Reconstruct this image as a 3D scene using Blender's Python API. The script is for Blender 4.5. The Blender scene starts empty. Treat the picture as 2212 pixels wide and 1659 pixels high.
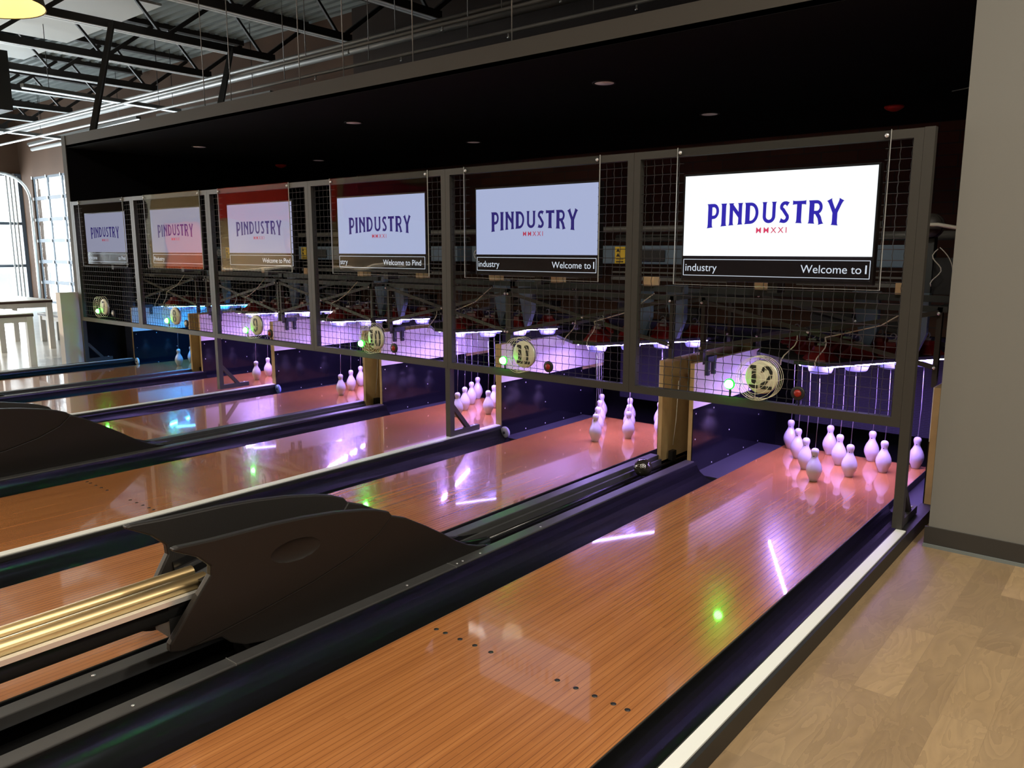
import bpy, bmesh, math, random
from mathutils import Vector, Matrix
random.seed(7)
SC = bpy.context.scene
COL = SC.collection
PI = math.pi

# ------------------------------------------------------------------ helpers
class MB:
    """collects simple shapes as one mesh"""
    def __init__(s): s.v = []; s.f = []; s.m = []; s.mi = 0; s.sm = []
    def add(s, vs, fs, smooth=False):
        o = len(s.v); s.v += [tuple(v) for v in vs]
        for f in fs: s.f.append([i + o for i in f]); s.m.append(s.mi); s.sm.append(smooth)
        return s
    def box(s, x0, x1, y0, y1, z0, z1):
        vs = [(x, y, z) for z in (z0, z1) for y in (y0, y1) for x in (x0, x1)]
        return s.add(vs, [(0, 2, 3, 1), (4, 5, 7, 6), (0, 1, 5, 4), (2, 6, 7, 3), (0, 4, 6, 2), (1, 3, 7, 5)])
    def bar(s, a, b, w, h, up=(0, 0, 1)):
        a = Vector(a); b = Vector(b); d = (b - a).normalized(); u = Vector(up)
        if abs(d.dot(u)) > .98: u = Vector((0, 1, 0))
        r = d.cross(u).normalized(); u = r.cross(d)
        vs = []
        for p in (a, b):
            for i, j in ((-1, -1), (1, -1), (1, 1), (-1, 1)): vs.append(p + r * (w / 2 * i) + u * (h / 2 * j))
        return s.add(vs, [(3, 2, 1, 0), (4, 5, 6, 7), (0, 1, 5, 4), (1, 2, 6, 5), (2, 3, 7, 6), (3, 0, 4, 7)])
    def tube(s, pts, r, n=8, closed=False, caps=True):
        pts = [Vector(p) for p in pts]; N = len(pts); rings = []; ref = None
        for i, p in enumerate(pts):
            if closed: d = (pts[(i + 1) % N] - pts[i - 1])
            else: d = pts[min(i + 1, N - 1)] - pts[max(i - 1, 0)]
            d.normalize()
            if ref is None: ref = Vector((0, 0, 1)) if abs(d.z) < .9 else Vector((0, 1, 0))
            a = d.cross(ref).normalized(); b = a.cross(d); ref = b
            rings.append([p + a * (r * math.cos(2 * PI * k / n)) + b * (r * math.sin(2 * PI * k / n)) for k in range(n)])
        vs = [v for rg in rings for v in rg]; fs = []
        for i in range(N if closed else N - 1):
            j = (i + 1) % N
            for k in range(n): fs.append((i * n + k, i * n + (k + 1) % n, j * n + (k + 1) % n, j * n + k))
        s.add(vs, fs, True)
        if caps and not closed:
            s.add(rings[0], [tuple(range(n))]); s.add(rings[-1], [tuple(reversed(range(n)))])
        return s
    def lathe(s, prof, c=(0, 0, 0), axis='z', n=24, smooth=True, cap=True):
        vs = []; fs = []
        for r, h in prof:
            for k in range(n):
                a = 2 * PI * k / n; x, y = r * math.cos(a), r * math.sin(a)
                p = (x, y, h) if axis == 'z' else ((x, -h, y) if axis == 'y' else (h, x, y))
                vs.append((p[0] + c[0], p[1] + c[1], p[2] + c[2]))
        for i in range(len(prof) - 1):
            for k in range(n): fs.append((i * n + k, i * n + (k + 1) % n, (i + 1) * n + (k + 1) % n, (i + 1) * n + k))
        if cap and prof[0][0] > 1e-5: fs.append(tuple(reversed(range(n))))
        if cap and prof[-1][0] > 1e-5: fs.append(tuple(range((len(prof) - 1) * n, len(prof) * n)))
        return s.add(vs, fs, smooth)
    def prism(s, poly, x0, x1, fn=None, axis='x'):
        """polygon in (y,z) swept along x (axis x), in (x,z) along y (axis y), or in (x,y) along z"""
        def P(a, b, t): return (t, a, b) if axis == 'x' else ((a, t, b) if axis == 'y' else (a, b, t))
        n = len(poly)
        vs = [P(a, b, x0 + (fn(a, b) if fn else 0)) for a, b in poly] + [P(a, b, x1 + (fn(a, b) if fn else 0)) for a, b in poly]
        fs = [tuple(range(n)), tuple(reversed(range(n, 2 * n)))] + [(i, i + n, (i + 1) % n + n, (i + 1) % n) for i in range(n)]
        return s.add(vs, fs)
    def sweep(s, prof, y0, y1, smooth=True):
        """open (x,z) profile swept along y"""
        n = len(prof); vs = [(x, y0, z) for x, z in prof] + [(x, y1, z) for x, z in prof]
        return s.add(vs, [(i, i + 1, i + 1 + n, i + n) for i in range(n - 1)], smooth)
    def build(s, name, mats, parent=None, bevel=0, loc=None, autosmooth=False):
        me = bpy.data.meshes.new(name); off = Vector((0, 0, 0))
        p = parent
        while p is not None: off += p.location; p = p.parent
        if loc is not None: off += Vector(loc)
        me.from_pydata([tuple(Vector(v) - off) for v in s.v], [], s.f)
        if not isinstance(mats, (list, tuple)): mats = [mats]
        for m in mats: me.materials.append(m)
        for i, pl in enumerate(me.polygons): pl.material_index = min(s.m[i], len(mats) - 1); pl.use_smooth = s.sm[i]
        bm = bmesh.new(); bm.from_mesh(me); bmesh.ops.remove_doubles(bm, verts=bm.verts, dist=1e-6)
        bmesh.ops.recalc_face_normals(bm, faces=bm.faces); bm.to_mesh(me); bm.free()
        o = bpy.data.objects.new(name, me); COL.objects.link(o)
        if parent is not None: o.parent = parent
        if loc is not None: o.location = loc
        if bevel:
            b = o.modifiers.new('bevel', 'BEVEL'); b.width = bevel; b.segments = 2; b.limit_method = 'ANGLE'; b.angle_limit = math.radians(40)
        return o

def tag(o, label, cat, group=None):
    o['label'] = label; o['category'] = cat
    if group: o['group'] = group
    return o
def thing(name, label, cat, loc=(0, 0, 0), group=None):
    o = bpy.data.objects.new(name, None); COL.objects.link(o); o.location = loc
    o.empty_display_size = .1
    return tag(o, label, cat, group)
def struct(o): o['kind'] = 'structure'; return o
def dup(o, loc, label, group=None):
    r = o.copy(); COL.objects.link(r); r.location = loc; r['label'] = label
    if group: r['group'] = group
    for ch in list(o.children):
        c = ch.copy(); COL.objects.link(c); c.parent = r
        for g in list(ch.children):
            d = g.copy(); COL.objects.link(d); d.parent = c
    return r
def arc(cx, cz, r, a0, a1, n, rz=None):
    return [(cx + r * math.cos(a0 + (a1 - a0) * i / n), cz + (rz or r) * math.sin(a0 + (a1 - a0) * i / n)) for i in range(n + 1)]

# ------------------------------------------------------------------ materials
def nodes(name):
    m = bpy.data.materials.new(name); m.use_nodes = True
    nt = m.node_tree; b = nt.nodes.get('Principled BSDF')
    return m, nt, b
def mat(name, col, rough=.5, metal=0, spec=.5, emit=None, es=0, coat=0, noise=0, nscale=20, bump=0):
    m, nt, b = nodes(name)
    b.inputs['Base Color'].default_value = (*col, 1); b.inputs['Roughness'].default_value = rough
    b.inputs['Metallic'].default_value = metal; b.inputs['Specular IOR Level'].default_value = spec
    b.inputs['Coat Weight'].default_value = coat; b.inputs['Coat Roughness'].default_value = .08
    if emit: b.inputs['Emission Color'].default_value = (*emit, 1); b.inputs['Emission Strength'].default_value = es
    if noise or bump:
        tc = nt.nodes.new('ShaderNodeTexCoord'); nz = nt.nodes.new('ShaderNodeTexNoise')
        nz.inputs['Scale'].default_value = nscale; nz.inputs['Detail'].default_value = 4
        nt.links.new(tc.outputs['Object'], nz.inputs['Vector'])
        if noise:
            mx = nt.nodes.new('ShaderNodeMix'); mx.data_type = 'RGBA'
            mx.inputs['A'].default_value = (*[c * (1 - noise) for c in col], 1); mx.inputs['B'].default_value = (*[min(1, c * (1 + noise)) for c in col], 1)
            nt.links.new(nz.outputs['Fac'], mx.inputs['Factor']); nt.links.new(mx.outputs['Result'], b.inputs['Base Color'])
        if bump:
            bp = nt.nodes.new('ShaderNodeBump'); bp.inputs['Strength'].default_value = bump; bp.inputs['Distance'].default_value = .002
            nt.links.new(nz.outputs['Fac'], bp.inputs['Height']); nt.links.new(bp.outputs['Normal'], b.inputs['Normal'])
    return m
def emis(name, col, s):
    m = bpy.data.materials.new(name); m.use_nodes = True; nt = m.node_tree; nt.nodes.clear()
    e = nt.nodes.new('ShaderNodeEmission'); o = nt.nodes.new('ShaderNodeOutputMaterial')
    e.inputs['Color'].default_value = (*col, 1); e.inputs['Strength'].default_value = s
    nt.links.new(e.outputs[0], o.inputs[0]); return m
def math_node(nt, op, a, b=None):
    n = nt.nodes.new('ShaderNodeMath'); n.operation = op
    for i, x in enumerate((a, b)):
        if x is None: continue
        if isinstance(x, (int, float)): n.inputs[i].default_value = x
        else: nt.links.new(x, n.inputs[i])
    return n.outputs[0]
def ramp(nt, fac, stops):
    r = nt.nodes.new('ShaderNodeValToRGB'); e = r.color_ramp.elements
    while len(e) > 1: e.remove(e[-1])
    e[0].position = stops[0][0]; e[0].color = (*stops[0][1], 1)
    for p, c in stops[1:]:
        k = e.new(p); k.color = (*c, 1)
    nt.links.new(fac, r.inputs[0]); return r.outputs[0]
def mixc(nt, f, a, b, mode='MIX'):
    mx = nt.nodes.new('ShaderNodeMix'); mx.data_type = 'RGBA'; mx.blend_type = mode
    for key, x in (('Factor', f), ('A', a), ('B', b)):
        if isinstance(x, (int, float)): mx.inputs[key].default_value = x
        elif isinstance(x, tuple): mx.inputs[key].default_value = (*x, 1)
        else: nt.links.new(x, mx.inputs[key])
    return mx.outputs['Result']

def lane_material():
    m, nt, b = nodes('lane_boards')
    tc = nt.nodes.new('ShaderNodeTexCoord'); sp = nt.nodes.new('ShaderNodeSeparateXYZ')
    nt.links.new(tc.outputs['Object'], sp.inputs[0])
    bx = math_node(nt, 'DIVIDE', sp.outputs['X'], .0266)
    fr = math_node(nt, 'FRACT', bx); bi = math_node(nt, 'FLOOR', bx)
    line = math_node(nt, 'LESS_THAN', math_node(nt, 'ABSOLUTE', math_node(nt, 'SUBTRACT', fr, .5)), .045)
    # long streaky grain, different on each board
    cb = nt.nodes.new('ShaderNodeCombineXYZ')
    nt.links.new(math_node(nt, 'MULTIPLY', sp.outputs['X'], 60.), cb.inputs[0]); nt.links.new(math_node(nt, 'MULTIPLY', sp.outputs['Y'], 1.6), cb.inputs[1])
    nt.links.new(math_node(nt, 'MULTIPLY', bi, 3.7), cb.inputs[2])
    nz = nt.nodes.new('ShaderNodeTexNoise'); nz.inputs['Scale'].default_value = 1.; nz.inputs['Detail'].default_value = 5
    nt.links.new(cb.outputs[0], nz.inputs['Vector'])
    wn = nt.nodes.new('ShaderNodeTexWhiteNoise'); wn.noise_dimensions = '2D'
    cb2 = nt.nodes.new('ShaderNodeCombineXYZ'); nt.links.new(bi, cb2.inputs[0])
    nt.links.new(math_node(nt, 'FLOOR', math_node(nt, 'ADD', math_node(nt, 'DIVIDE', sp.outputs['Y'], 1.3), math_node(nt, 'MULTIPLY', bi, .37))), cb2.inputs[1])
    nt.links.new(cb2.outputs[0], wn.inputs['Vector'])
    n2 = nt.nodes.new('ShaderNodeTexNoise'); n2.inputs['Scale'].default_value = 1.7; nt.links.new(tc.outputs['Object'], n2.inputs['Vector'])
    t = math_node(nt, 'ADD', math_node(nt, 'MULTIPLY', nz.outputs['Fac'], .65), math_node(nt, 'ADD', math_node(nt, 'MULTIPLY', wn.outputs['Value'], .17), math_node(nt, 'MULTIPLY', n2.outputs['Fac'], .25)))
    c = ramp(nt, t, [(.25, (.27, .098, .03)), (.5, (.36, .138, .04)), (.8, (.45, .185, .058))])
    c = mixc(nt, math_node(nt, 'MULTIPLY', line, .62), c, (.09, .028, .012))
    nt.links.new(c, b.inputs['Base Color'])
    b.inputs['Roughness'].default_value = .25; b.inputs['Specular IOR Level'].default_value = .7
    b.inputs['Coat Weight'].default_value = .9; b.inputs['Coat Roughness'].default_value = .045
    bp = nt.nodes.new('ShaderNodeBump'); bp.inputs['Strength'].default_value = .03; bp.inputs['Distance'].default_value = .001
    return m
def plank_material():
    m, nt, b = nodes('floor_planks')
    tc = nt.nodes.new('ShaderNodeTexCoord'); mp = nt.nodes.new('ShaderNodeMapping')
    mp.inputs['Rotation'].default_value = (0, 0, PI / 2)
    nt.links.new(tc.outputs['Object'], mp.inputs[0])
    def brick(c1, c2, mo, w, h):
        k = nt.nodes.new('ShaderNodeTexBrick'); k.inputs['Scale'].default_value = 1
        k.inputs['Brick Width'].default_value = w; k.inputs['Row Height'].default_value = h; k.inputs['Mortar Size'].default_value = .0009
        k.inputs['Color1'].default_value = (*c1, 1); k.inputs['Color2'].default_value = (*c2, 1); k.inputs['Mortar'].default_value = (*mo, 1)
        k.offset = .37; k.offset_frequency = 1; k.squash = .8; k.squash_frequency = 3
        nt.links.new(mp.outputs[0], k.inputs['Vector']); return k.outputs['Color']
    r1 = brick((0, 0, 0), (1, 1, 1), (.0, .0, .0), .62, .145)
    base = ramp(nt, r1, [(0, (.225, .15, .078)), (.35, (.265, .178, .092)), (.75, (.315, .214, .11)), (1, (.42, .29, .152))])
    # rings and grain
    mp2 = nt.nodes.new('ShaderNodeMapping'); mp2.inputs['Scale'].default_value = (1, .28, 1)
    nt.links.new(tc.outputs['Object'], mp2.inputs[0])
    add = nt.nodes.new('ShaderNodeVectorMath'); add.operation = 'ADD'; nt.links.new(mp2.outputs[0], add.inputs[0])
    sc = nt.nodes.new('ShaderNodeVectorMath'); sc.operation = 'SCALE'; sc.inputs[3].default_value = 7; nt.links.new(r1, sc.inputs[0]); nt.links.new(sc.outputs[0], add.inputs[1])
    nz = nt.nodes.new('ShaderNodeTexNoise'); nz.inputs['Scale'].default_value = 7; nz.inputs['Detail'].default_value = 5; nz.inputs['Distortion'].default_value = 1.2
    nt.links.new(add.outputs[0], nz.inputs['Vector'])
    rg = math_node(nt, 'FRACT', math_node(nt, 'MULTIPLY', nz.outputs['Fac'], 9))
    c = mixc(nt, math_node(nt, 'MULTIPLY', rg, .3), base, (.05, .03, .018))
    n3 = nt.nodes.new('ShaderNodeTexNoise'); n3.inputs['Scale'].default_value = 3.2; n3.inputs['Detail'].default_value = 6; nt.links.new(tc.outputs['Object'], n3.inputs['Vector'])
    c = mixc(nt, math_node(nt, 'MULTIPLY', n3.outputs['Fac'], .45), c, (.36, .27, .165))
    vo = nt.nodes.new('ShaderNodeTexVoronoi'); vo.inputs['Scale'].default_value = 3.3; nt.links.new(mp2.outputs[0], vo.inputs['Vector'])
    knot = math_node(nt, 'LESS_THAN', vo.outputs['Distance'], .035)
    c = mixc(nt, math_node(nt, 'MULTIPLY', knot, .7), c, (.03, .016, .01))
    nt.links.new(c, b.inputs['Base Color']); b.inputs['Roughness'].default_value = .38
    return m
def brick_material(name, c1, c2, mo, w, h, rot):
    m, nt, b = nodes(name)
    tc = nt.nodes.new('ShaderNodeTexCoord'); mp = nt.nodes.new('ShaderNodeMapping'); mp.inputs['Rotation'].default_value = rot
    nt.links.new(tc.outputs['Object'], mp.inputs[0])
    k = nt.nodes.new('ShaderNodeTexBrick'); k.inputs['Scale'].default_value = 1
    k.inputs['Brick Width'].default_value = w; k.inputs['Row Height'].default_value = h; k.inputs['Mortar Size'].default_value = .006
    k.inputs['Color1'].default_value = (*c1, 1); k.inputs['Color2'].default_value = (*c2, 1); k.inputs['Mortar'].default_value = (*mo, 1)
    nt.links.new(mp.outputs[0], k.inputs['Vector']); nt.links.new(k.outputs['Color'], b.inputs['Base Color']); b.inputs['Roughness'].default_value = .85
    return m
def acrylic_material():
    m = bpy.data.materials.new('clear_acrylic'); m.use_nodes = True; nt = m.node_tree; nt.nodes.clear()
    o = nt.nodes.new('ShaderNodeOutputMaterial'); mx = nt.nodes.new('ShaderNodeMixShader'); t = nt.nodes.new('ShaderNodeBsdfTransparent'); g = nt.nodes.new('ShaderNodeBsdfGlossy')
    t.inputs['Color'].default_value = (.93, .94, .94, 1); g.inputs['Roughness'].default_value = .015
    fr = nt.nodes.new('ShaderNodeFresnel'); ge = nt.nodes.new('ShaderNodeNewGeometry')
    nt.links.new(math_node(nt, 'SUBTRACT', 1.5, math_node(nt, 'MULTIPLY', ge.outputs['Backfacing'], 1.5 - 1 / 1.5)), fr.inputs['IOR'])
    tc = nt.nodes.new('ShaderNodeTexCoord'); nz = nt.nodes.new('ShaderNodeTexNoise'); nz.inputs['Scale'].default_value = 2.2; nz.inputs['Detail'].default_value = 1
    bp = nt.nodes.new('ShaderNodeBump'); bp.inputs['Strength'].default_value = .05; bp.inputs['Distance'].default_value = .05
    nt.links.new(tc.outputs['Object'], nz.inputs['Vector']); nt.links.new(nz.outputs['Fac'], bp.inputs['Height']); nt.links.new(bp.outputs['Normal'], g.inputs['Normal'])
    nt.links.new(fr.outputs[0], mx.inputs[0]); nt.links.new(t.outputs[0], mx.inputs[1]); nt.links.new(g.outputs[0], mx.inputs[2]); nt.links.new(mx.outputs[0], o.inputs[0])
    return m
def curtain_material():
    m, nt, b = nodes('ribbed_blue_curtain')
    tc = nt.nodes.new('ShaderNodeTexCoord'); mp = nt.nodes.new('ShaderNodeMapping'); mp.inputs['Rotation'].default_value = (PI / 2, 0, 0)
    nt.links.new(tc.outputs['Object'], mp.inputs[0])
    k = nt.nodes.new('ShaderNodeTexBrick'); k.inputs['Scale'].default_value = 1; k.inputs['Brick Width'].default_value = .07; k.inputs['Row Height'].default_value = .014; k.inputs['Mortar Size'].default_value = .0035
    k.inputs['Color1'].default_value = (.003, .0036, .010, 1); k.inputs['Color2'].default_value = (.0018, .0022, .0062, 1); k.inputs['Mortar'].default_value = (.011, .011, .024, 1)
    nt.links.new(mp.outputs[0], k.inputs['Vector']); nt.links.new(k.outputs['Color'], b.inputs['Base Color']); b.inputs['Roughness'].default_value = .8
    return m

M = {}
M['lane'] = lane_material(); M['planks'] = plank_material(); M['acrylic'] = acrylic_material(); M['curtain'] = curtain_material()
M['brick'] = brick_material('brown_brick', (.13, .055, .032), (.085, .036, .022), (.06, .05, .042), .4, .12, (PI / 2, 0, 0))
M['gutter'] = mat('black_gutter_plastic', (.005, .0052, .0055), .24, spec=.85)
M['strip'] = mat('dark_ledge_plastic', (.05, .05, .05), .42, noise=.25, nscale=9)
M['flat'] = mat('dark_blue_flat_gutter', (.035, .036, .05), .45)
M['cap'] = mat('white_cap_laminate', (.7, .725, .7), .4)
M['black'] = mat('black_painted_metal', (.012, .012, .012), .5)
M['void'] = mat('matt_black_paint', (.006, .006, .007), .9, spec=.1)
M['bronze'] = mat('dark_bronze_frame_paint', (.036, .034, .028), .5, noise=.08, nscale=30)
M['wire'] = mat('dark_welded_wire', (.022, .021, .02), .5, metal=.0)
M['hood'] = mat('brown_black_moulded_plastic', (.0105, .009, .008), .5, spec=.4, bump=.25, nscale=260)
M['chrome'] = mat('polished_rail_metal', (.62, .46, .23), .36, metal=1)  # gold tint puts the warm lamp reflection into the metal colour
M['steel'] = mat('galvanised_steel', (.5, .51, .5), .4, metal=.8)
M['ply'] = mat('plywood', (.5, .35, .17), .6, noise=.16, nscale=14)
M['plyface'] = mat('plywood_face', (.36, .25, .12), .6, noise=.25, nscale=7)
M['white_lam'] = mat('white_laminate', (.82, .8, .82), .4)
M['dark_lam'] = mat('dark_glossy_laminate', (.006, .006, .010), .13, spec=.4)
M['screw'] = mat('screw_head', (.8, .8, .82), .3, metal=.6)
M['pin'] = mat('white_pin_plastic', (.42, .42, .45), .22, spec=.5)
M['string'] = mat('grey_pin_string', (.25, .25, .3), .7)
M['red'] = mat('dark_red_plastic', (.14, .004, .003), .4)
M['machine'] = mat('blue_grey_machine_paint', (.12, .18, .24), .5, noise=.1, nscale=6)
M['beam'] = mat('dark_grey_green_beam', (.035, .042, .042), .55)
M['brown_post'] = mat('brown_black_post', (.03, .026, .022), .5)
M['yellow'] = mat('yellow_label', (.75, .52, .03), .5)
M['white'] = mat('white_paint', (.75, .75, .73), .5)
M['wood_block'] = mat('pale_wood_block', (.68, .5, .3), .65, noise=.15, nscale=25)
M['grey_wall'] = mat('warm_grey_wall_paint', (.18, .18, .163), .75, bump=.08, nscale=180)
M['fascia'] = mat('grey_fascia_paint', (.056, .051, .042), .75, bump=.08, nscale=180)
M['base'] = mat('black_vinyl_base', (.035, .033, .03), .5)
M['base2'] = mat('grey_base_edge', (.17, .2, .2), .5)
M['sign'] = mat('cream_sign_face', (.62, .6, .44), .5)
M['sign_black'] = mat('black_sign_digits', (.012, .013, .01), .55)
M['cream_wire'] = mat('cream_painted_wire', (.74, .72, .52), .35)
M['tan_wall'] = mat('brown_tilt_up_wall', (.09, .045, .023), .85, noise=.2, nscale=1.5)
M['deck'] = mat('grey_roof_deck', (.2, .225, .22), .5, noise=.15, nscale=3)
M['joist'] = mat('black_joist_paint', (.03, .027, .026), .55)
M['flange'] = mat('lit_joist_flange', (.8, .82, .82), .4)  # pale tone puts bounced daylight on the black joists' undersides
M['insul'] = mat('white_roof_panel', (.75, .77, .77), .8)
M['pipe'] = mat('painted_pipe', (.3, .3, .29), .4, metal=.3)
M['dim'] = mat('dull_machine_rail', (.11, .11, .1), .5)
M['concrete'] = mat('polished_concrete', (.72, .76, .78), .24, noise=.15, nscale=2)
M['tabletop'] = mat('pale_tabletop', (.75, .73, .66), .35)
M['tableedge'] = mat('dark_brown_edge', (.06, .03, .025), .5)
M['tablemetal'] = mat('white_table_frame', (.72, .7, .66), .4)
M['alu'] = mat('aluminium_door_frame', (.09, .11, .135), .6)
M['ball'] = mat('black_marbled_ball', (.022, .02, .015), .1, spec=.7, noise=.6, nscale=30)
M['alarm'] = mat('red_alarm_plastic', (.85, .04, .03), .4)
M['lens_red'] = mat('unlit_red_lens', (.3, .018, .012), .3)
M['lampglass'] = mat('unlit_lamp_lens', (.85, .72, .72), .5, emit=(1, .72, .7), es=.05)  # slight emission stands in for floor light bounced onto the unlit lens
M['tv'] = mat('black_tv_bezel', (.01, .01, .011), .3)
M['cable'] = mat('pale_cable', (.55, .52, .45), .6)
M['door_glass'] = M['acrylic']

def light(kind, name, loc, power, col, size=.1, rot=None, sy=None, spread=None):
    L = bpy.data.lights.new(name, kind); L.energy = power; L.color = col
    if kind == 'AREA':
        L.shape = 'RECTANGLE'; L.size = size; L.size_y = sy or size
        if spread: L.spread = spread
    elif kind == 'SPOT':
        L.shadow_soft_size = size; L.spot_size = spread or 2.4; L.spot_blend = .6
    else: L.shadow_soft_size = size
    o = bpy.data.objects.new(name, L); COL.objects.link(o); o.location = loc
    if rot: o.rotation_euler = rot
    return o

# ------------------------------------------------------------------ camera
cam = bpy.data.cameras.new('camera'); co = bpy.data.objects.new('camera', cam); COL.objects.link(co)
cam.sensor_fit = 'HORIZONTAL'; cam.sensor_width = 36; cam.lens = 1715.66 / 2212 * 36; cam.clip_start = .02; cam.clip_end = 200
yaw, pitch, roll = -.6896, -.1693, -.0004
f = Vector((math.sin(yaw) * math.cos(pitch), math.cos(yaw) * math.cos(pitch), math.sin(pitch)))
r = f.cross(Vector((0, 0, 1))).normalized(); u = r.cross(f)
r2 = r * math.cos(roll) + u * math.sin(roll); u2 = -r * math.sin(roll) + u * math.cos(roll)
mw = Matrix((r2, u2, -f)).transposed().to_4x4(); mw.translation = Vector((1.0406, -4.5283, 1.5662))
co.matrix_world = mw; SC.camera = co

# ------------------------------------------------------------------ lane layout
NUM = [12, 11, 10, 9, 8, 7]
WORD = {12: 'twelve', 11: 'eleven', 10: 'ten', 9: 'nine', 8: 'eight', 7: 'seven'}
O = [0, -3.34, -6.70]
LW = 1.054
LL = {12: -1.229, 11: -3.025}
for k in (1, 2): LL[12 - 2 * k] = LL[12] + O[k]; LL[11 - 2 * k] = LL[11] + O[k]
LC = {n: LL[n] + LW / 2 for n in NUM}
Y0 = -9.5            # where the lanes start, far behind the camera
YK = .6              # front edge of the kickbacks
YD = 1.68            # rear edge of the pin deck
XS = [0.0, -1.684, -3.362, -5.098, -6.818, -8.49, -10.134]   # fence seams

# ------------------------------------------------------------------ setting
struct(MB().box(.085, 9, -16, 4.9, -.08, -.03).build('floor', M['planks']))
struct(MB().box(-26, .085, -16, 5.2, -.6, -.42).build('floor_under_lanes', M['void']))
struct(MB().box(-26, -10.2, -16, 5.2, -.2, -.03).build('floor_hall', M['concrete']))
struct(MB().box(.166, 9, .079, .3, -.03, 5.6).build('wall_right', M['grey_wall']))
bb = MB().box(.15, 9, .066, .079, -.03, .082); bb.mi = 1; bb.box(.148, 9, .058, .079, -.03, -.012)
struct(bb.build('baseboard_right', [M['base'], M['base2']]))
struct(MB().box(-10.35, 9, 4.95, 5.15, -.42, 2.86).build('wall_back_brick', M['brick']))
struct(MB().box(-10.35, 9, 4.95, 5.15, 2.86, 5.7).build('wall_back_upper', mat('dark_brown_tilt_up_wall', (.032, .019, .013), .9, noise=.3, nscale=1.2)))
struct(MB().box(-10.46, -10.345, .08, 4.95, -.2, 2.866).build('wall_alcove_left', [M['void']]))
struct(MB().box(-10.462, -10.348, .072, .092, -.2, 3.021).build('trim_1', M['fascia']))
struct(MB().box(-10.35, 1.2, .08, 4.95, 2.866, 2.9).build('soffit', M['void']))
struct(MB().box(-10.462, .166, .08, .2, 2.868, 3.021).build('header_fascia', M['fascia']))
struct(MB().box(-10.462, 1.2, .2, 4.95, 2.9, 3.0).build('header_roof', M['joist']))
struct(MB().box(1.1, 1.2, .3, 4.95, -.42, 2.9).build('wall_alcove_right', M['brick']))
struct(MB().box(-10.44, -10.30, -.185, .07, -.03, .985).build('wall_stub', mat('pale_grey_wall_paint', (.66, .63, .61), .7)))
# back wall of the left hall with the garage door opening, left wall with storefront opening
w = MB(); w.box(-26, -25.05, 5, 5.2, -.2, 5.7); w.box(-25.05, -19.0, 5, 5.2, 3.62, 5.7); w.box(-19, -10.35, 5, 5.2, -.2, 5.7)
struct(w.build('wall_back_hall', M['tan_wall']))
w = MB(); w.box(-26.1, -25.9, -16, 5.2, 3.75, 5.7); w.box(-26.1, -25.9, -16, -6, -.2, 3.75)
struct(w.build('wall_left', M['tan_wall']))
struct(MB().box(-26, 9, -16.2, -16, -.2, 5.7).build('wall_rear', M['tan_wall']))
struct(MB().box(9, 9.2, -16.2, 5.2, -.2, 5.7).build('wall_far_right', M['tan_wall']))
# corrugated roof deck, ribs along x
prof = []; y = -16.0
while y < 5.2:
    prof += [(y, 5.6), (y + .08, 5.6), (y + .1, 5.71), (y + .18, 5.71)]; y += .2
d = MB(); n = len(prof)
d.add([(-26, a, b) for a, b in prof] + [(9.2, a, b) for a, b in prof], [(i, i + n, i + 1 + n, i + 1) for i in range(n - 1)])
struct(d.build('ceiling', M['deck']))
struct(MB().box(-26.2, 9.3, -16.3, 5.3, 5.72, 5.8).build('ceiling_cover', M['void']))

# garage door: a sectional glazed door in the back wall
gd = MB(); gx0, gx1 = -25.05, -19.0
zs = [-.03 + i * .607 for i in range(7)]
for i, z in enumerate(zs): gd.box(gx0, gx1, 5.02, 5.08, z - (.0 if i == 0 else .05), z + .05)
xx = gx0
while xx < gx1 + .1:
    gd.box(xx - .035, xx + .035, 5.03, 5.07, -.03, 3.62); xx += 1.0
door = struct(gd.build('door_1', M['alu']))
g = MB().box(gx0, gx1, 5.045, 5.052, 0, 3.62).build('door_glass', M['door_glass'], door)
hg = MB()
for z in zs[1:]:
    for q in range(7): hg.box(gx0 + q - .03, gx0 + q + .03, 4.99, 5.02, z - .05, z + .03)
hg.build('door_hinge', M['steel'], door)
tr = MB()
pts = [(-25.1, 4.93, -.03), (-25.1, 4.93, 2.95)] + [(-25.1, 4.93 - .75 * (1 - math.cos(a)), 2.95 + .75 * math.sin(a)) for a in [PI / 2 * i / 8 for i in range(1, 9)]] + [(-25.1, -1.0, 3.7)]
tr.tube(pts, .045, 6)
tr.build('door_track', M['steel'], door)
sf = MB()
for y in (-6, -4.2, -2.4, -.6, 1.2, 3.0, 4.95): sf.box(-25.96, -25.86, y - .05, y + .05, -.03, 3.75)
for z in (0, 1.05, 2.3, 3.72): sf.box(-25.95, -25.87, -6, 4.95, z - .04, z + .04)
win = struct(sf.build('window_1', M['alu']))
MB().box(-25.93, -25.925, -6, 4.95, 0, 3.75).build('window_glass', M['door_glass'], win)
pl = MB()
for a, b in ((4.55, .03), (4.65, .03), (4.75, .03)): pl.box(-25.84, -25.78, a, a + .04, -.03, 3.75)
struct(pl.build('trim_2', M['steel']))
# ground and a pale building outside
struct(MB().box(-60, 10, 5.3, 40, -.3, -.1).build('ground_outside', mat('sunlit_pavement', (.6, .62, .63), .9)))
struct(MB().box(-60, -26.2, -30, 40, -.32, -.12).build('ground_outside_left', mat('sunlit_pavement_left', (.6, .62, .63), .9)))
for i, x in enumerate((-31.0, -28.1, -25.4)):
    p = MB().box(x, x + .75, 9, 9.6, -.1, 5).build('column', mat('blue_grey_column', (.25, .38, .46), .8))
    tag(p, ['pale blue grey column outside the garage door, far left one', 'pale blue grey column outside the garage door, middle one', 'pale blue grey column outside the garage door, right one'][i], 'column', 'columns outside the garage door')

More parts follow.
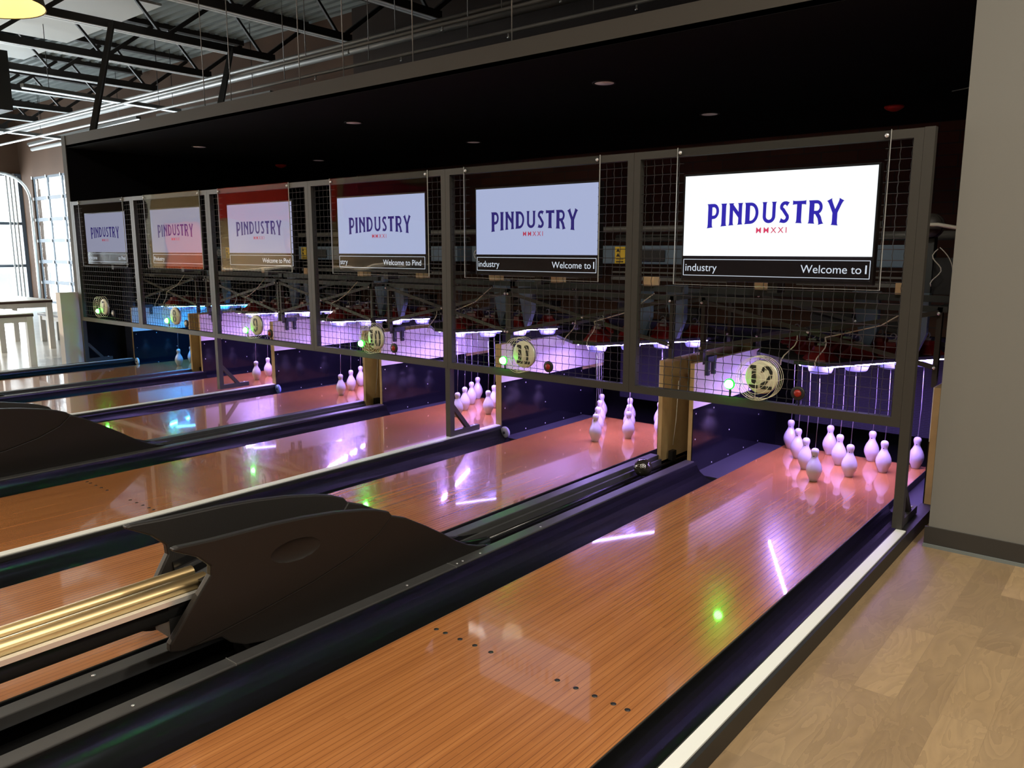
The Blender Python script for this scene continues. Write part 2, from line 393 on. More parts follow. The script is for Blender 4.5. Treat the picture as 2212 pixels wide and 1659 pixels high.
# ------------------------------------------------------------------ lanes, gutters, caps, tracks
dots_x = [-1.171, -1.119, -1.036, -.955, -.87, -.546, -.463, -.382, -.304, -.247]
LANEDESC = {12: 'wide glossy orange wooden lane nearest the camera, running to the sign 12', 11: 'glossy wooden lane beyond the near ball return, running to sign 11',
            10: 'glossy wooden lane beyond the first white strip, running to sign 10', 9: 'glossy wooden lane showing beyond the left ball return hood, running to sign 9',
            8: 'glossy wooden lane reflecting the bright window, running to sign 8', 7: 'farthest glossy wooden lane by the hall tables, running to sign 7'}
dotmesh = MB().lathe([(.0095, 0), (.0095, .0006)], n=16)
for n in NUM:
    ln = MB().box(-LW / 2, LW / 2, Y0, YD, -.09, 0)
    o = ln.build('bowling_lane', M['lane']); o.location = (LC[n], 0, 0)
    tag(o, LANEDESC[n], 'bowling lane', 'bowling lanes')
    if n in (12, 10, 11, 9):
        src = None
        for q in dots_x:
            q2 = q - LC[12]
            if src is None:
                src = MB().lathe([(.0105, 0), (.0105, .0006)], n=16).build('marker_dot', M['black'], None); e = src
            else:
                e = src.copy(); COL.objects.link(e)
            e.parent = o; e.location = (q2, -2.343, 0.0)
    for a in (-1, 1):
        x0 = LC[n] + a * (LW / 2 + .0022)
        MB().box(x0 - .002, x0 + .002, Y0, YD, -.09, -.001).build('edge_trim', M['brown_post'], o)

def gutter(x0, x1, z0, z1, name_label):
    """half round channel between x0 (left) and x1 (right); z0, z1 heights of its edges"""
    w = x1 - x0; c = (x0 + x1) / 2; pr = []
    for i in range(13):
        t = i / 12; a = PI + PI * t
        x = c + w / 2 * math.cos(a); base = z0 + (z1 - z0) * t
        pr.append((x, base + .088 * math.sin(a) * (1 if True else 0)))
    g = MB(); g.sweep(pr, Y0, YK + .02)
    pr2 = [(x, z - .006) for x, z in pr]; g.sweep(list(reversed(pr2)), Y0, YK + .02)
    n = len(pr)
    g.add([(x, YK + .02, z) for x, z in pr] + [(x, YK + .02, z) for x, z in pr2], [(i, i + 1, i + 1 + n, i + n) for i in range(n - 1)])
    o = g.build('gutter', M['gutter']); tag(o, name_label, 'gutter', 'lane gutters')
    return o
def flat(x0, x1, label):
    o = MB().box(x0, x1, YK + .02, 1.84, -.075, -.05)
    v = o.build('flat_gutter', M['flat']); tag(v, label, 'gutter', 'flat gutters beside the pin decks')
for k, n in enumerate((12, 10, 8)):
    m = n - 1
    gutter(-1.475 + O[k], LL[n] - .004, .045, -.004, 'black half round gutter along the left edge of lane ' + WORD[n])
    gutter(LL[m] + LW + .004, -1.838 + O[k], -.004, .045, 'narrow black gutter along the right edge of lane ' + WORD[m])
    gutter(LL[n] + LW + .004, .02 + O[k], -.004, .03, 'black half round gutter along the right edge of lane ' + WORD[n])
    gutter(-3.30 + O[k], LL[m] - .004, .03, -.004, 'black half round gutter along the left edge of lane ' + WORD[m])
    flat(-1.51 + O[k], LL[n] - .004, 'dark flat gutter plate left of the pins on lane ' + WORD[n])
    flat(LL[n] + LW + .004, .03 + O[k] if k == 0 else -.0 + O[k], 'dark flat gutter plate right of the pins on lane ' + WORD[n])
    flat(LL[m] + LW + .004, -1.785 + O[k], 'dark flat gutter plate right of the pins on lane ' + WORD[m])
    flat(-3.308 + O[k], LL[m] - .004, 'dark flat gutter plate left of the pins on lane ' + WORD[m])
    # ball return track between the two lanes of the pair
    t = thing('ball_track', ['black ball return track between lanes eleven and twelve', 'black ball return track between lanes nine and ten', 'black ball return track between lanes seven and eight'][k], 'ball track', (-1.6525 + O[k], 0, -.06), 'ball return tracks')
    X = O[k]
    st = MB().box(-1.545 + X, -1.477 + X, Y0, YK - .01, .005, .052); st.build('side_ledge', M['strip'], t, bevel=.004)
    st = MB().box(-1.836 + X, -1.765 + X, Y0, YK - .01, .005, .052); st.build('side_ledge', M['strip'], t, bevel=.004)
    MB().box(-1.765 + X, -1.545 + X, Y0, YK + 1.2, -.06, -.045).build('track_bed', M['gutter'], t)
    for sx in (-1.71, -1.60):
        MB().tube([(sx + X, -1.75, -.01), (sx + X, YK + .3, -.01)], .011, 8).build('rail', M['gutter'], t)
    MB().box(-1.752 + X, -1.735 + X, -1.75, YK - .02, -.045, .025).build('guide_plate', M['strip'], t)
    if k == 0:
        sc_ = MB()
        for yy in (-4.4, -3.45, -2.2, -1.87, -1.83, -1.7, -1.2): sc_.lathe([(.006, .052), (.006, .0535), (.003, .0545)], (-1.5, yy, 0), n=8)
        for yy in (-3.45,): sc_.lathe([(.008, .052), (.008, .0535), (.003, .0545)], (-1.80, yy, 0), n=8)
        sc_.build('ledge_screw', M['screw'], t)
        jn = MB().box(-1.546, -1.476, -3.081, -3.078, .0, .0535); jn.box(-1.546, -1.476, -1.9, -1.897, .0, .0535)
        jn.build('ledge_joint', M['steel'], t)
    # white capped divider on the left of lane m  (also a cap right of lane 12)
    if k < 2:
        dv = thing('divider_cap', ['white topped divider strip between lanes ten and eleven', 'white topped divider strip between lanes eight and nine'][k], 'divider', (-3.338 + X, 0, -.1), 'white capped lane dividers')
        MB().box(-3.375 + X, -3.30 + X, Y0, YK, -.1, .05).build('curb', M['black'], dv)
        MB().box(-3.375 + X, -3.318 + X, Y0, YK, .05, .056).build('white_cap', M['cap'], dv)
    else:
        dv = thing('divider_cap', 'pale topped curb strip on the far side of lane seven', 'divider', (-3.338 + X, 0, -.1))
        MB().box(-3.50 + X, -3.30 + X, Y0, YK, -.1, .05).build('curb', M['black'], dv)
        MB().box(-3.40 + X, -3.36 + X, Y0, YK, .05, .056).build('white_cap', M['cap'], dv)
dv = thing('divider_cap', 'white topped strip between lane twelve and the plank floor', 'divider', (.05, 0, -.1))
MB().box(.015, .088, Y0, YK, -.1, .048).build('curb', M['black'], dv)
MB().box(.024, .073, Y0, .0, .048, .0545).build('white_cap', M['cap'], dv)

# ------------------------------------------------------------------ kickbacks
ZT = .757
def board(t, x0, x1, face, white=True, zb=-.3):
    """plywood board x0..x1; face=+1 right face (or -1 left face) laminated"""
    pw = MB().box(x0, x1, YK, 2.2, .0, ZT).build('plywood_board', M['ply'], t)
    if face == 0: return
    xf = x1 if face > 0 else x0; a, b = (xf, xf + .004) if face > 0 else (xf - .004, xf)
    MB().box(a, b, YK + .001, 2.2, .43, ZT).build('white_panel', M['white_lam'], pw)
    lp = MB(); lp.box(a, b + (.003 if face > 0 else 0), YK + .001, 1.82, -.09, .43); lp.box(a, b, 1.82, 2.2, -.4, .40)
    lp.mi = 1
    pts = [(.64 + .29 * i, .39) for i in range(5)] + [(.64 + .29 * i, -.03) for i in range(5)] + [(.64, .2), (1.22, .17), (1.79, .2)]
    for yy, zz in pts:
        s = MB(); lp.lathe([(.006, 0), (.006, .002), (.003, .003)], ((b + .003) if face > 0 else a, yy, zz), axis='x', n=8) if face > 0 else None
    lp.build('dark_panel', [M['dark_lam'], M['screw']], pw)
for k, n in enumerate((12, 10, 8)):
    m = n - 1; X = O[k]
    t = thing('kickback_box', 'hollow plywood kickback box between lanes %s and %s' % (WORD[m], WORD[n]), 'kickback', (-1.6475 + X, YK, -.0), 'kickback walls')
    board(t, -1.54 + X, -1.51 + X, 1); board(t, -1.785 + X, -1.755 + X, -1)
    MB().box(-1.755 + X, -1.54 + X, 1.05, 1.08, -.04, ZT).build('back_board', M['plyface'], t)
    br = MB().tube([(-1.69 + X, .72, .6), (-1.692 + X, .7, .3), (-1.70 + X, .68, .12)], .003, 6); br.build('sensor_cord', M['cable'], t)
    sb = MB().box(-1.735 + X, -1.70 + X, .68, .74, .0, .07); sb.build('ball_sensor', M['black'], t)
    if k < 2:
        t = thing('kickback_wall', 'double plywood kickback wall between lanes %s and %s' % (WORD[n - 2], WORD[m]), 'kickback', (-3.338 + X, YK, 0), 'kickback walls')
        board(t, -3.337 + X, -3.308 + X, 1); board(t, -3.368 + X, -3.339 + X, -1)
    else:
        t = thing('kickback_wall', 'plywood kickback wall on the far side of lane seven', 'kickback', (-3.338 + X, YK, 0), 'kickback walls')
        board(t, -3.337 + X, -3.308 + X, 1)
        MB().box(-10.345, -3.34 + X, YK + .05, YK + .08, -.2, ZT + .55).build('end_board', mat('blue_lit_end_board', (.03, .035, .07), .6), t)  # blue LED light put into the board's base colour
t = thing('kickback_wall', 'plywood kickback wall beside the grey wall, right of lane twelve', 'kickback', (.045, YK, 0), 'kickback walls')
board(t, .03, .066, 0)
MB().box(.026, .03, YK + .001, 2.2, .43, ZT).build('white_panel', M['white_lam'], t)
MB().box(.023, .03, YK + .001, 2.2, -.3, .43).build('dark_panel', M['dark_lam'], t)
# pit behind the decks
struct(MB().box(-10.3, 1.1, 2.62, 2.68, -.42, .85).build('wall_pit', M['void']))

# ------------------------------------------------------------------ pins
pin_prof = [(0, 0), (.022, 0), (.0275, .004), (.032, .02), (.044, .045), (.0515, .068), (.0525, .085), (.049, .105), (.0405, .128), (.030, .147), (.0235, .160), (.0205, .170), (.0205, .178), (.0235, .190), (.0262, .202), (.0255, .214), (.021, .224), (.012, .2295), (0, .231)]
def pin_spot(i, j): return (j * .1524, .815 + i * .26396)
ROWN = {(0, 0): 'head pin at the front of the triangle', (1, -1): 'left pin of the second row', (1, 1): 'right pin of the second row', (2, -2): 'left pin of the third row', (2, 0): 'middle pin of the third row', (2, 2): 'right pin of the third row',
        (3, -3): 'leftmost pin of the back row', (3, -1): 'second pin from the left in the back row', (3, 1): 'third pin from the left in the back row', (3, 3): 'rightmost pin of the back row'}
PINS = {12: list(ROWN), 11: list(ROWN), 10: [q for q in ROWN if q != (3, 3)], 9: [(0, 0), (1, -1), (2, -2), (3, -3), (2, 0)], 8: [(0, 0), (1, -1), (2, -2), (3, -3)], 7: [(0, 0), (1, -1), (2, -2)]}
PX = {12: -.702, 11: -2.478, 10: -4.03, 9: -5.76, 8: -7.36, 7: -9.2}
pin0 = None
for n in NUM:
    for q in PINS[n]:
        dx, y = pin_spot(*q); loc = (PX[n] + dx, y, 0)
        lab = 'white bowling pin, %s on lane %s' % (ROWN[q], WORD[n])
        if pin0 is None:
            pin0 = MB().lathe(pin_prof, n=28).build('bowling_pin', M['pin']); pin0.location = loc
            tag(pin0, lab, 'bowling pin', 'bowling pins')
            s = MB().tube([(0, 0, .23), (0.004, .006, .45), (.0, .0, .75)], .0018, 6); so = s.build('string', M['string']); so.parent = pin0
            h = MB().lathe([(.0042, 0), (.0042, .0006)], (0, -.0205, .178), axis='y', n=10); ho = h.build('hole', M['black']); ho.parent = pin0
        else: dup(pin0, loc, lab)

# ------------------------------------------------------------------ pinsetters
LEDC = {12: (.44, .36, 1), 11: (.72, .62, 1), 10: (.72, .62, 1), 9: (.74, .62, 1), 8: (.74, .62, 1), 7: (.12, .5, 1)}
led_mats = {n: emis('led_strip_%s' % WORD[n], LEDC[n], 40) for n in (12, 7)}
M['cup'] = mat('pin_cup_painted_glow', (.07, .08, .14), .4, emit=(.42, .42, 1), es=.15)  # faint glow put in for LED light the cups only catch
def pinsetter(n):
    c = PX[n]; XL = LL[n] - .29; XR = LL[n] + LW + .17
    if n % 2: XL = LL[n] - .29; XR = LL[n] + LW + .20
    if n == 12: XR = .0
    t = thing('pinsetter', 'string pinsetter machine over the pins of lane ' + WORD[n], 'pinsetter', (c, 1.2, .76), 'string pinsetters')
    for x in (XL, XR):
        for y in (.74, 1.75):
            if n == 7 and x == XR: pass
            MB().box(x - .014, x + .014, y - .02, y + .02, ZT - .02 if y < 1 else ZT, 1.22).build('post', M['brown_post'], t)
    fr = MB()
    for y in (.74, 1.75): fr.box(XL - .04, XR + .04, y - .02, y + .02, 1.19, 1.225)
    fr.box(XL - .04, XR + .04, .78, .82, 1.245, 1.285)
    fr.box(XL - .02, XL + .02, .76, 1.73, 1.19, 1.225); fr.box(XR - .02, XR + .02, .76, 1.73, 1.19, 1.225)
    fr.build('top_frame', M['beam'], t)
    for y in (.715, 1.725):
        a = MB().bar((XL, y, 1.19), (XR, y, .86), .012, .028, (0, 0, 1)); a.build('cross_brace', M['brown_post'], t)
        a = MB().bar((XL, y - .014, .86), (XR, y - .014, 1.19), .012, .028, (0, 0, 1)); a.build('cross_brace', M['brown_post'], t)
        b = MB()
        for px, pz in ((XL, 1.185), (XR, 1.185), (XL, .86), (XR, .86), ((XL + XR) / 2, 1.025)): b.lathe([(.0105, 0), (.009, .006), (0, .009)], (px, y - .021, pz), axis='y', n=10)
        b.build('bolt', M['screw'], t)
    # tray with cups
    tray = [(c - .12, .645), (c + .085, .655), (c + .60, 1.61), (c + .60, 1.76), (c - .60, 1.76), (c - .60, 1.3), (c - .50, .95)]
    MB().prism(tray, .812, .835, axis='z').build('tray', M['black'], t)
    led = led_mats[7] if n == 7 else led_mats[12]
    for sg in (-1, 1): MB().bar((c + sg * .085, .67, .806), (c + sg * .58, 1.60, .806), .006, .006).build('led_strip', led, t)
    for q in ROWN:
        dx, y = pin_spot(*q); p = (c + dx, y, 0)
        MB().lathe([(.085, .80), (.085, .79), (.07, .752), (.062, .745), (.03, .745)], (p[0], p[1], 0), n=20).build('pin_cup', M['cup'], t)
        cn = MB().lathe([(.125, .836), (.12, .845), (.062, .90), (.055, .925), (.03, .93), (0, .93)], (p[0], p[1], 0), n=6, smooth=False).build('cone', M['red'], t)
        h = MB(); h.tube([(p[0] + .02 * math.cos(a), p[1], .965 + .022 * math.sin(a)) for a in [(-.5 + 1.45 * i / 6) * PI for i in range(7)]], .005, 6); h.box(p[0] - .028, p[0] + .028, p[1] - .012, p[1] + .012, .925, .944)
        h.build('hook', M['pipe'], cn)
    # machine head
    hc = MB().box(c - .84, c + (.3 if n == 12 else .67), 1.95, 2.45, 1.42, 1.59).build('head_cover', M['machine'], t, bevel=.01)
    w = MB().box(c - .30, c - .03, 1.936, 1.95, 1.445, 1.55); w.build('access_window', M['black'], hc, bevel=.02)
    MB().box(c - .56, c - .45, 1.942, 1.95, 1.425, 1.58).build('warning_label', M['yellow'], hc)
    wl = MB()
    for zz in (1.55, 1.505): wl.prism([(c - .545, zz - .017), (c - .505, zz - .017), (c - .525, zz + .017)], 1.9405, 1.942, axis='y')
    for zz in (1.475, 1.465, 1.445, 1.437): wl.box(c - .545, c - .465, 1.9405, 1.942, zz - .003, zz + .003)
    wl.build('warning_print', M['black'], hc)
    rg = MB().tube([(c - .75 + .05 * math.cos(a), 1.945, 1.5 + .05 * math.sin(a)) for a in [2 * PI * i / 20 for i in range(20)]], .005, 6, closed=True)
    rg.bar((c - .75, 1.945, 1.46), (c - .75, 1.945, 1.54), .008, .008); rg.bar((c - .785, 1.945, 1.5), (c - .715, 1.945, 1.5), .008, .008)
    rg.build('round_emblem', M['white'], hc)
    hb = MB().box(c - .62, c + .55, 1.98, 2.4, 1.27, 1.30); hb.box(c - .62, c + .55, 2.0, 2.03, 1.335, 1.35); hb.box(c - .62, c + .55, 2.0, 2.03, 1.385, 1.395)
    hb.build('head_rail', M['dim'], t)
    ms = MB().tube([(c - .7, 2.2, 1.66), (c + .62, 2.2, 1.66)], .035, 12); ms.build('string_roller', M['dim'], t)
    for gx in (.12, .43):
        p = [(c + gx - .09, 1.27), (c + gx + .09, 1.27), (c + gx + .09, 1.0), (c + gx + .03, .84), (c + gx + .0, .84)]
        MB().prism(p, 1.28, 1.34, axis='y').build('tapered_leg', M['machine'], t)
    MB().box(c - .4, c - .1, 1.75, 1.9, .98, 1.08).build('motor_box', M['black'], t); MB().box(c + .15, c + .4, 1.75, 1.9, .95, 1.05).build('motor_box', M['black'], t)
    # clamp hooked over the kickback on the left
    cl = MB(); xk = XL + .015 + (.0 if n % 2 == 0 else .0)
    cl.box(xk - .03, xk + .022, .76, .9, .75, .79)
    for y in (.77, .87): cl.box(xk - .0, xk + .026, y - .016, y + .016, .655, .76)
    cl.mi = 1
    for y in (.77, .87): cl.lathe([(.006, 0), (.004, .004)], (xk + .026, y, .69), axis='x', n=8)
    cl.build('clamp', [mat('blue_black_clamp_' + WORD[n], (.03, .035, .06), .5), M['screw']], t)
    # cables hanging to the tray
    for a, b in (((c - .12, .68, 1.0), (c - .2, .64, .80)), ((c + .06, .68, 1.0), (c + .03, .64, .80))):
        A, B = Vector(a), Vector(b); pts = [A.lerp(B, i / 6) + Vector((.02 * math.sin(i), 0, 0)) for i in range(7)]
        MB().tube(pts, .004, 6).build('cable', M['cable'], t)
    pts = [(XR - .1, .64, 1.24), (XR - .3, .64, 1.1), (c + .2, .66, 1.04), (c + .06, .68, 1.0)]
    MB().tube(pts, .004, 6).build('cable', M['cable'], t)
    # light from the strips
    col = (.5, .31, 1) if n > 7 else (.02, .35, 1)
    for sg in (-1, 1):
        light('AREA', 'led_down_light_' + WORD[n], (c + sg * .3325, 1.135, .799), 15 if n > 7 else 9, col, 1.05, (sg * math.radians(4), 0, math.atan2(.93, sg * .495)), .012, 2.62)
        light('AREA', 'led_light_' + WORD[n], (c + sg * .3325, 1.135, .80), 22 if n > 7 else 15, col, 1.05, (sg * math.radians(66), 0, math.atan2(.93, sg * .495)), .012, 2.6)
    cu = MB().prism([(c - .66, .09), (c + .66, .09), (c + .66, .72), (c - .66, .72)], 2.25, 2.262, axis='y').build('back_curtain', M['curtain'])
    tag(cu, 'dark blue ribbed curtain hanging behind the pins of lane ' + WORD[n], 'curtain', 'pit curtains')
for n in NUM: pinsetter(n)

# ------------------------------------------------------------------ fence panels, sheets and posts
ACR = {12: -1.375, 11: -3.16, 10: -4.77, 9: -6.6, 8: -8.185, 7: -9.93}
ZR0, ZR1 = .617, 2.165
for k, n in enumerate(NUM):
    xr, xl = XS[k] - .001, XS[k + 1] + .001; tw = .046
    t = thing('mesh_fence', 'dark framed wire mesh fence panel hanging over lane ' + WORD[n], 'fence panel', ((xl + xr) / 2, .02, ZR0), 'wire mesh fence panels')
    fr = MB(); fr.box(xl, xl + tw, 0, .05, ZR0, ZR1); fr.box(xr - tw, xr, 0, .05, ZR0, ZR1)
    fr.box(xl + tw, xr - tw, 0, .05, ZR0, ZR0 + .05); fr.box(xl + tw, xr - tw, 0, .05, ZR1 - .046, ZR1)
    fr.build('frame', M['bronze'], t)
    # woven wire with an opening behind the clear sheet for the screen
    ax0, ax1 = ACR[n] + .03, ACR[n] + 1.19; az0 = 1.37
    wm = MB(); sp = .0575; x = xl + tw + .03
    def wire(a, b):
        a, b = Vector(a), Vector(b); L = (b - a).length; nn = max(2, int(L / (sp / 2))); dr = (b - a) / nn
        wm.bar(a, b, .0042, .0042)
    i = 0
    while x < xr - tw:
        z1 = ZR1 - .046
        if ax0 < x < ax1: z1 = az0
        # crimped wire: short offsets along the run
        zz = ZR0 + .05; pts = []; q = 0
        while zz < z1:
            pts.append((x + (.0018 if q % 2 else -.0018), .025 + (.0015 if q % 2 else -.0015), zz)); zz += sp / 2; q += 1
        pts.append((x, .025, z1)); wm.tube(pts, .0021, 4, caps=False); x += sp
    z = ZR0 + .05 + .03
    while z < ZR1 - .046:
        segs = [(xl + tw, xr - tw)] if z < az0 else [(xl + tw, max(ax0, xl + tw)), (min(ax1, xr - tw), xr - tw)]
        for a, b in segs:
            if b - a > .01: wm.tube([(a, .025, z), (b, .025, z)], .0021, 4, caps=False)
        z += sp
    wm.build('wire_mesh', M['wire'], t)
    sh = thing('clear_sheet', 'clear acrylic sheet screwed over the television of lane ' + WORD[n], 'acrylic sheet', (ACR[n] + .61, -.01, 1.345), 'clear acrylic sheets')
    pn = MB().box(ACR[n], ACR[n] + 1.22, -.008, -.001, 1.345, 2.17).build('pane', M['acrylic'], sh)
    eg = MB().box(ACR[n] - .001, ACR[n] + .001, -.0085, -.0, 1.345, 2.17); eg.box(ACR[n] + 1.219, ACR[n] + 1.221, -.0085, -.0, 1.345, 2.17); eg.box(ACR[n] - .001, ACR[n] + 1.221, -.0085, -.0, 1.3435, 1.345)
    eg.build('pane_edge', mat('acrylic_edge_' + WORD[n], (.45, .47, .46), .3), pn)
    for xx in (ACR[n] + .02, ACR[n] + 1.2):
        MB().lathe([(.004, -.03), (.004, 0), (.011, 0), (.011, .003), (.006, .008), (0, .009)], (xx, -.008, 2.14), axis='y', n=12).build('screw', M['screw'], pn)
# posts
for k, lab in ((0, 'tall dark end post of the fence beside the grey wall'), (2, 'dark fence leg standing on the white strip right of lane ten'), (4, 'dark fence leg standing on the white strip right of lane eight'), (6, 'dark end post of the fence at the far left')):
    x0 = XS[k] if k == 0 else (XS[k] - .052 if k == 6 else XS[k] - .028); x1 = x0 + .05
    t = thing('fence_post', lab, 'post', (x0 + .025, .02, .056), 'fence posts')
    MB().box(x0, x1, .0, .05, .056, ZR1 + .003 if k in (0, 6) else ZR0 - .001).build('upright', M['bronze'], t)
    MB().box(x0 + .005, x1 - .005, .05, .36, .056, .1).build('foot', M['bronze'], t)
    MB().bar((x0 + .025, .05, .30), (x0 + .025, .24, .085), .03, .035).build('brace', M['bronze'], t)
    MB().lathe([(.011, .1), (.011, .104), (.005, .107)], (x0 + .025, .31, 0), n=6).build('bolt', M['screw'], t)

# ------------------------------------------------------------------ lettering
def text_mesh(s, size, sx=1.0, spacing=1.0, bold=0.0):
    cu = bpy.data.curves.new('txt', 'FONT'); cu.body = s; cu.size = size; cu.space_character = spacing; cu.offset = bold
    o = bpy.data.objects.new('txt', cu); COL.objects.link(o)
    me = bpy.data.meshes.new_from_object(o.evaluated_get(bpy.context.evaluated_depsgraph_get()))
    vs = [(v.co.x * sx, v.co.y) for v in me.vertices]; fs = [tuple(p.vertices) for p in me.polygons]
    bpy.data.objects.remove(o); bpy.data.curves.remove(cu); bpy.data.meshes.remove(me)
    return vs, fs
def add_flat(mb, vs, fs, x, z, y):
    mb.add([(a + x, y, b + z) for a, b in vs], fs)
# wedge serif capitals, drawn in a unit high box: list of closed polygons
def stroke(pts, w, flare0=0, flare1=0):
    """ribbon polygons along a polyline with optional flared ends"""
    polys = []; n = len(pts); L = []
    for i, (x, y) in enumerate(pts):
        a = pts[max(i - 1, 0)]; b = pts[min(i + 1, n - 1)]; dx, dy = b[0] - a[0], b[1] - a[1]; l = math.hypot(dx, dy)
        nx, ny = -dy / l, dx / l; L.append(((x + nx * w / 2, y + ny * w / 2), (x - nx * w / 2, y - ny * w / 2)))
    for i in range(n - 1): polys.append([L[i][0], L[i + 1][0], L[i + 1][1], L[i][1]])
    for fl, i, j in ((flare0, 0, 1), (flare1, n - 1, n - 2)):
        if fl:
            (x, y), (x2, y2) = pts[i], pts[j]; l = math.hypot(x2 - x, y2 - y); dx, dy = (x2 - x) / l, (y2 - y) / l; nx, ny = -dy, dx
            h = .16
            polys.append([(x + nx * (w / 2 + fl), y + ny * (w / 2 + fl)), (x + dx * .05 + nx * (w / 2 + fl * .25), y + dy * .05 + ny * (w / 2 + fl * .25)), (x + dx * h + nx * w / 2, y + dy * h + ny * w / 2), (x + dx * h - nx * w / 2, y + dy * h - ny * w / 2), (x + dx * .05 - nx * (w / 2 + fl * .25), y + dy * .05 - ny * (w / 2 + fl * .25)), (x - nx * (w / 2 + fl), y - ny * (w / 2 + fl))])
    return polys
def ell(cx, cy, rx, ry, a0, a1, n=10): return [(cx + rx * math.cos(math.radians(a0 + (a1 - a0) * i / n)), cy + ry * math.sin(math.radians(a0 + (a1 - a0) * i / n))) for i in range(n + 1)]
W_ = .225; F_ = .045
GL = {
 'P': (.62, stroke([(.14, 0), (.14, 1)], W_, F_, F_) + stroke([(.14, .93), (.34, .93)] + ell(.34, .68, .2, .25, 80, -80) + [(.14, .43)], .145)),
 'I': (.30, stroke([(.15, 0), (.15, 1)], W_, F_, F_)),
 'N': (.74, stroke([(.14, 0), (.14, 1)], .18, F_, F_) + stroke([(.60, 0), (.60, 1)], .18, F_, F_) + stroke([(.13, .93), (.61, .34)], .17)),
 'D': (.74, stroke([(.14, 0), (.14, 1)], W_, F_, F_) + stroke([(.1, .925), (.3, .925)] + ell(.3, .5, .31, .425, 85, -85, 14) + [(.1, .075)], .15)),
 'U': (.74, stroke([(.14, 1), (.14, .32)] + ell(.37, .32, .23, .245, 180, 360, 12) + [(.60, 1)], .16, F_, F_)),
 'S': (.52, stroke([(.44, .86)] + ell(.29, .74, .17, .185, 60, 200, 10) + [(.2, .62), (.34, .42)] + ell(.25, .26, .17, .19, 20, -110, 10) + [(.08, .12)], .155, .045, .045)),
 'T': (.68, stroke([(.34, 0), (.34, .95)], W_, F_, 0) + stroke([(.03, .92), (.65, .92)], .15, .03, .03)),
 'R': (.72, stroke([(.14, 0), (.14, 1)], W_, F_, F_) + stroke([(.14, .93), (.36, .93)] + ell(.36, .705, .2, .225, 80, -80) + [(.14, .48)], .14) + stroke([(.36, .48), (.5, .27), (.58, 0)], .17, 0, F_)),
 'Y': (.74, stroke([(.37, 0), (.37, .48)], W_, F_, 0) + stroke([(.37, .44), (.1, 1)], .17, 0, F_) + stroke([(.37, .44), (.64, 1)], .16, 0, F_))}
def logo(width, height):
    tot = sum(GL[c][0] for c in 'PINDUSTRY') + .1 * 8; x = 0; polys = []
    for c in 'PINDUSTRY':
        gw, ps = GL[c]
        for p in ps:
            q = []
            for a, b in p:
                X = ((x + a) / tot - .5) * 2
                h = height * (1 + .2 * X * X) ; z = height - (1 - b) * h
                q.append((X * width / 2, z))
            polys.append(q)
        x += gw + .1
    return polys
TVX = {12: -.81, 11: -2.592, 10: -4.275, 9: -6.09, 8: -7.746, 7: -9.52}
SCREEN = {12: ((.93, .97, 1.0), 1.35), 11: ((.52, .58, .86), .93), 10: ((.52, .58, .86), .93), 9: ((.47, .48, .7), .82), 8: ((.42, .43, .6), .75), 7: ((.44, .45, .62), .85)}  # viewing-angle dimming of the farther screens is put into their colours
TICK = {12: ('industry', 'Welcome to'), 11: ('industry', 'Welcome to'), 10: ('stry', 'Welcome to Pind'), 9: ('', 'Welcome to Pind'), 8: ('Pindustry', ''), 7: ('Welcome', 'to Pind')}
lm, lr, lw_ = emis('logo_blue', (.05, .035, .62), .8), emis('logo_red', (.9, .06, .16), .95), emis('ticker_white', (.82, .88, 1), .95)  # blue is lifted to carry the screen glare
lm_dim, lr_dim = emis('logo_blue_dim', (.05, .035, .26), .7), emis('logo_red_dim', (.75, .07, .15), .7)  # dimmer lettering copies follow the farther screens' viewing-angle falloff
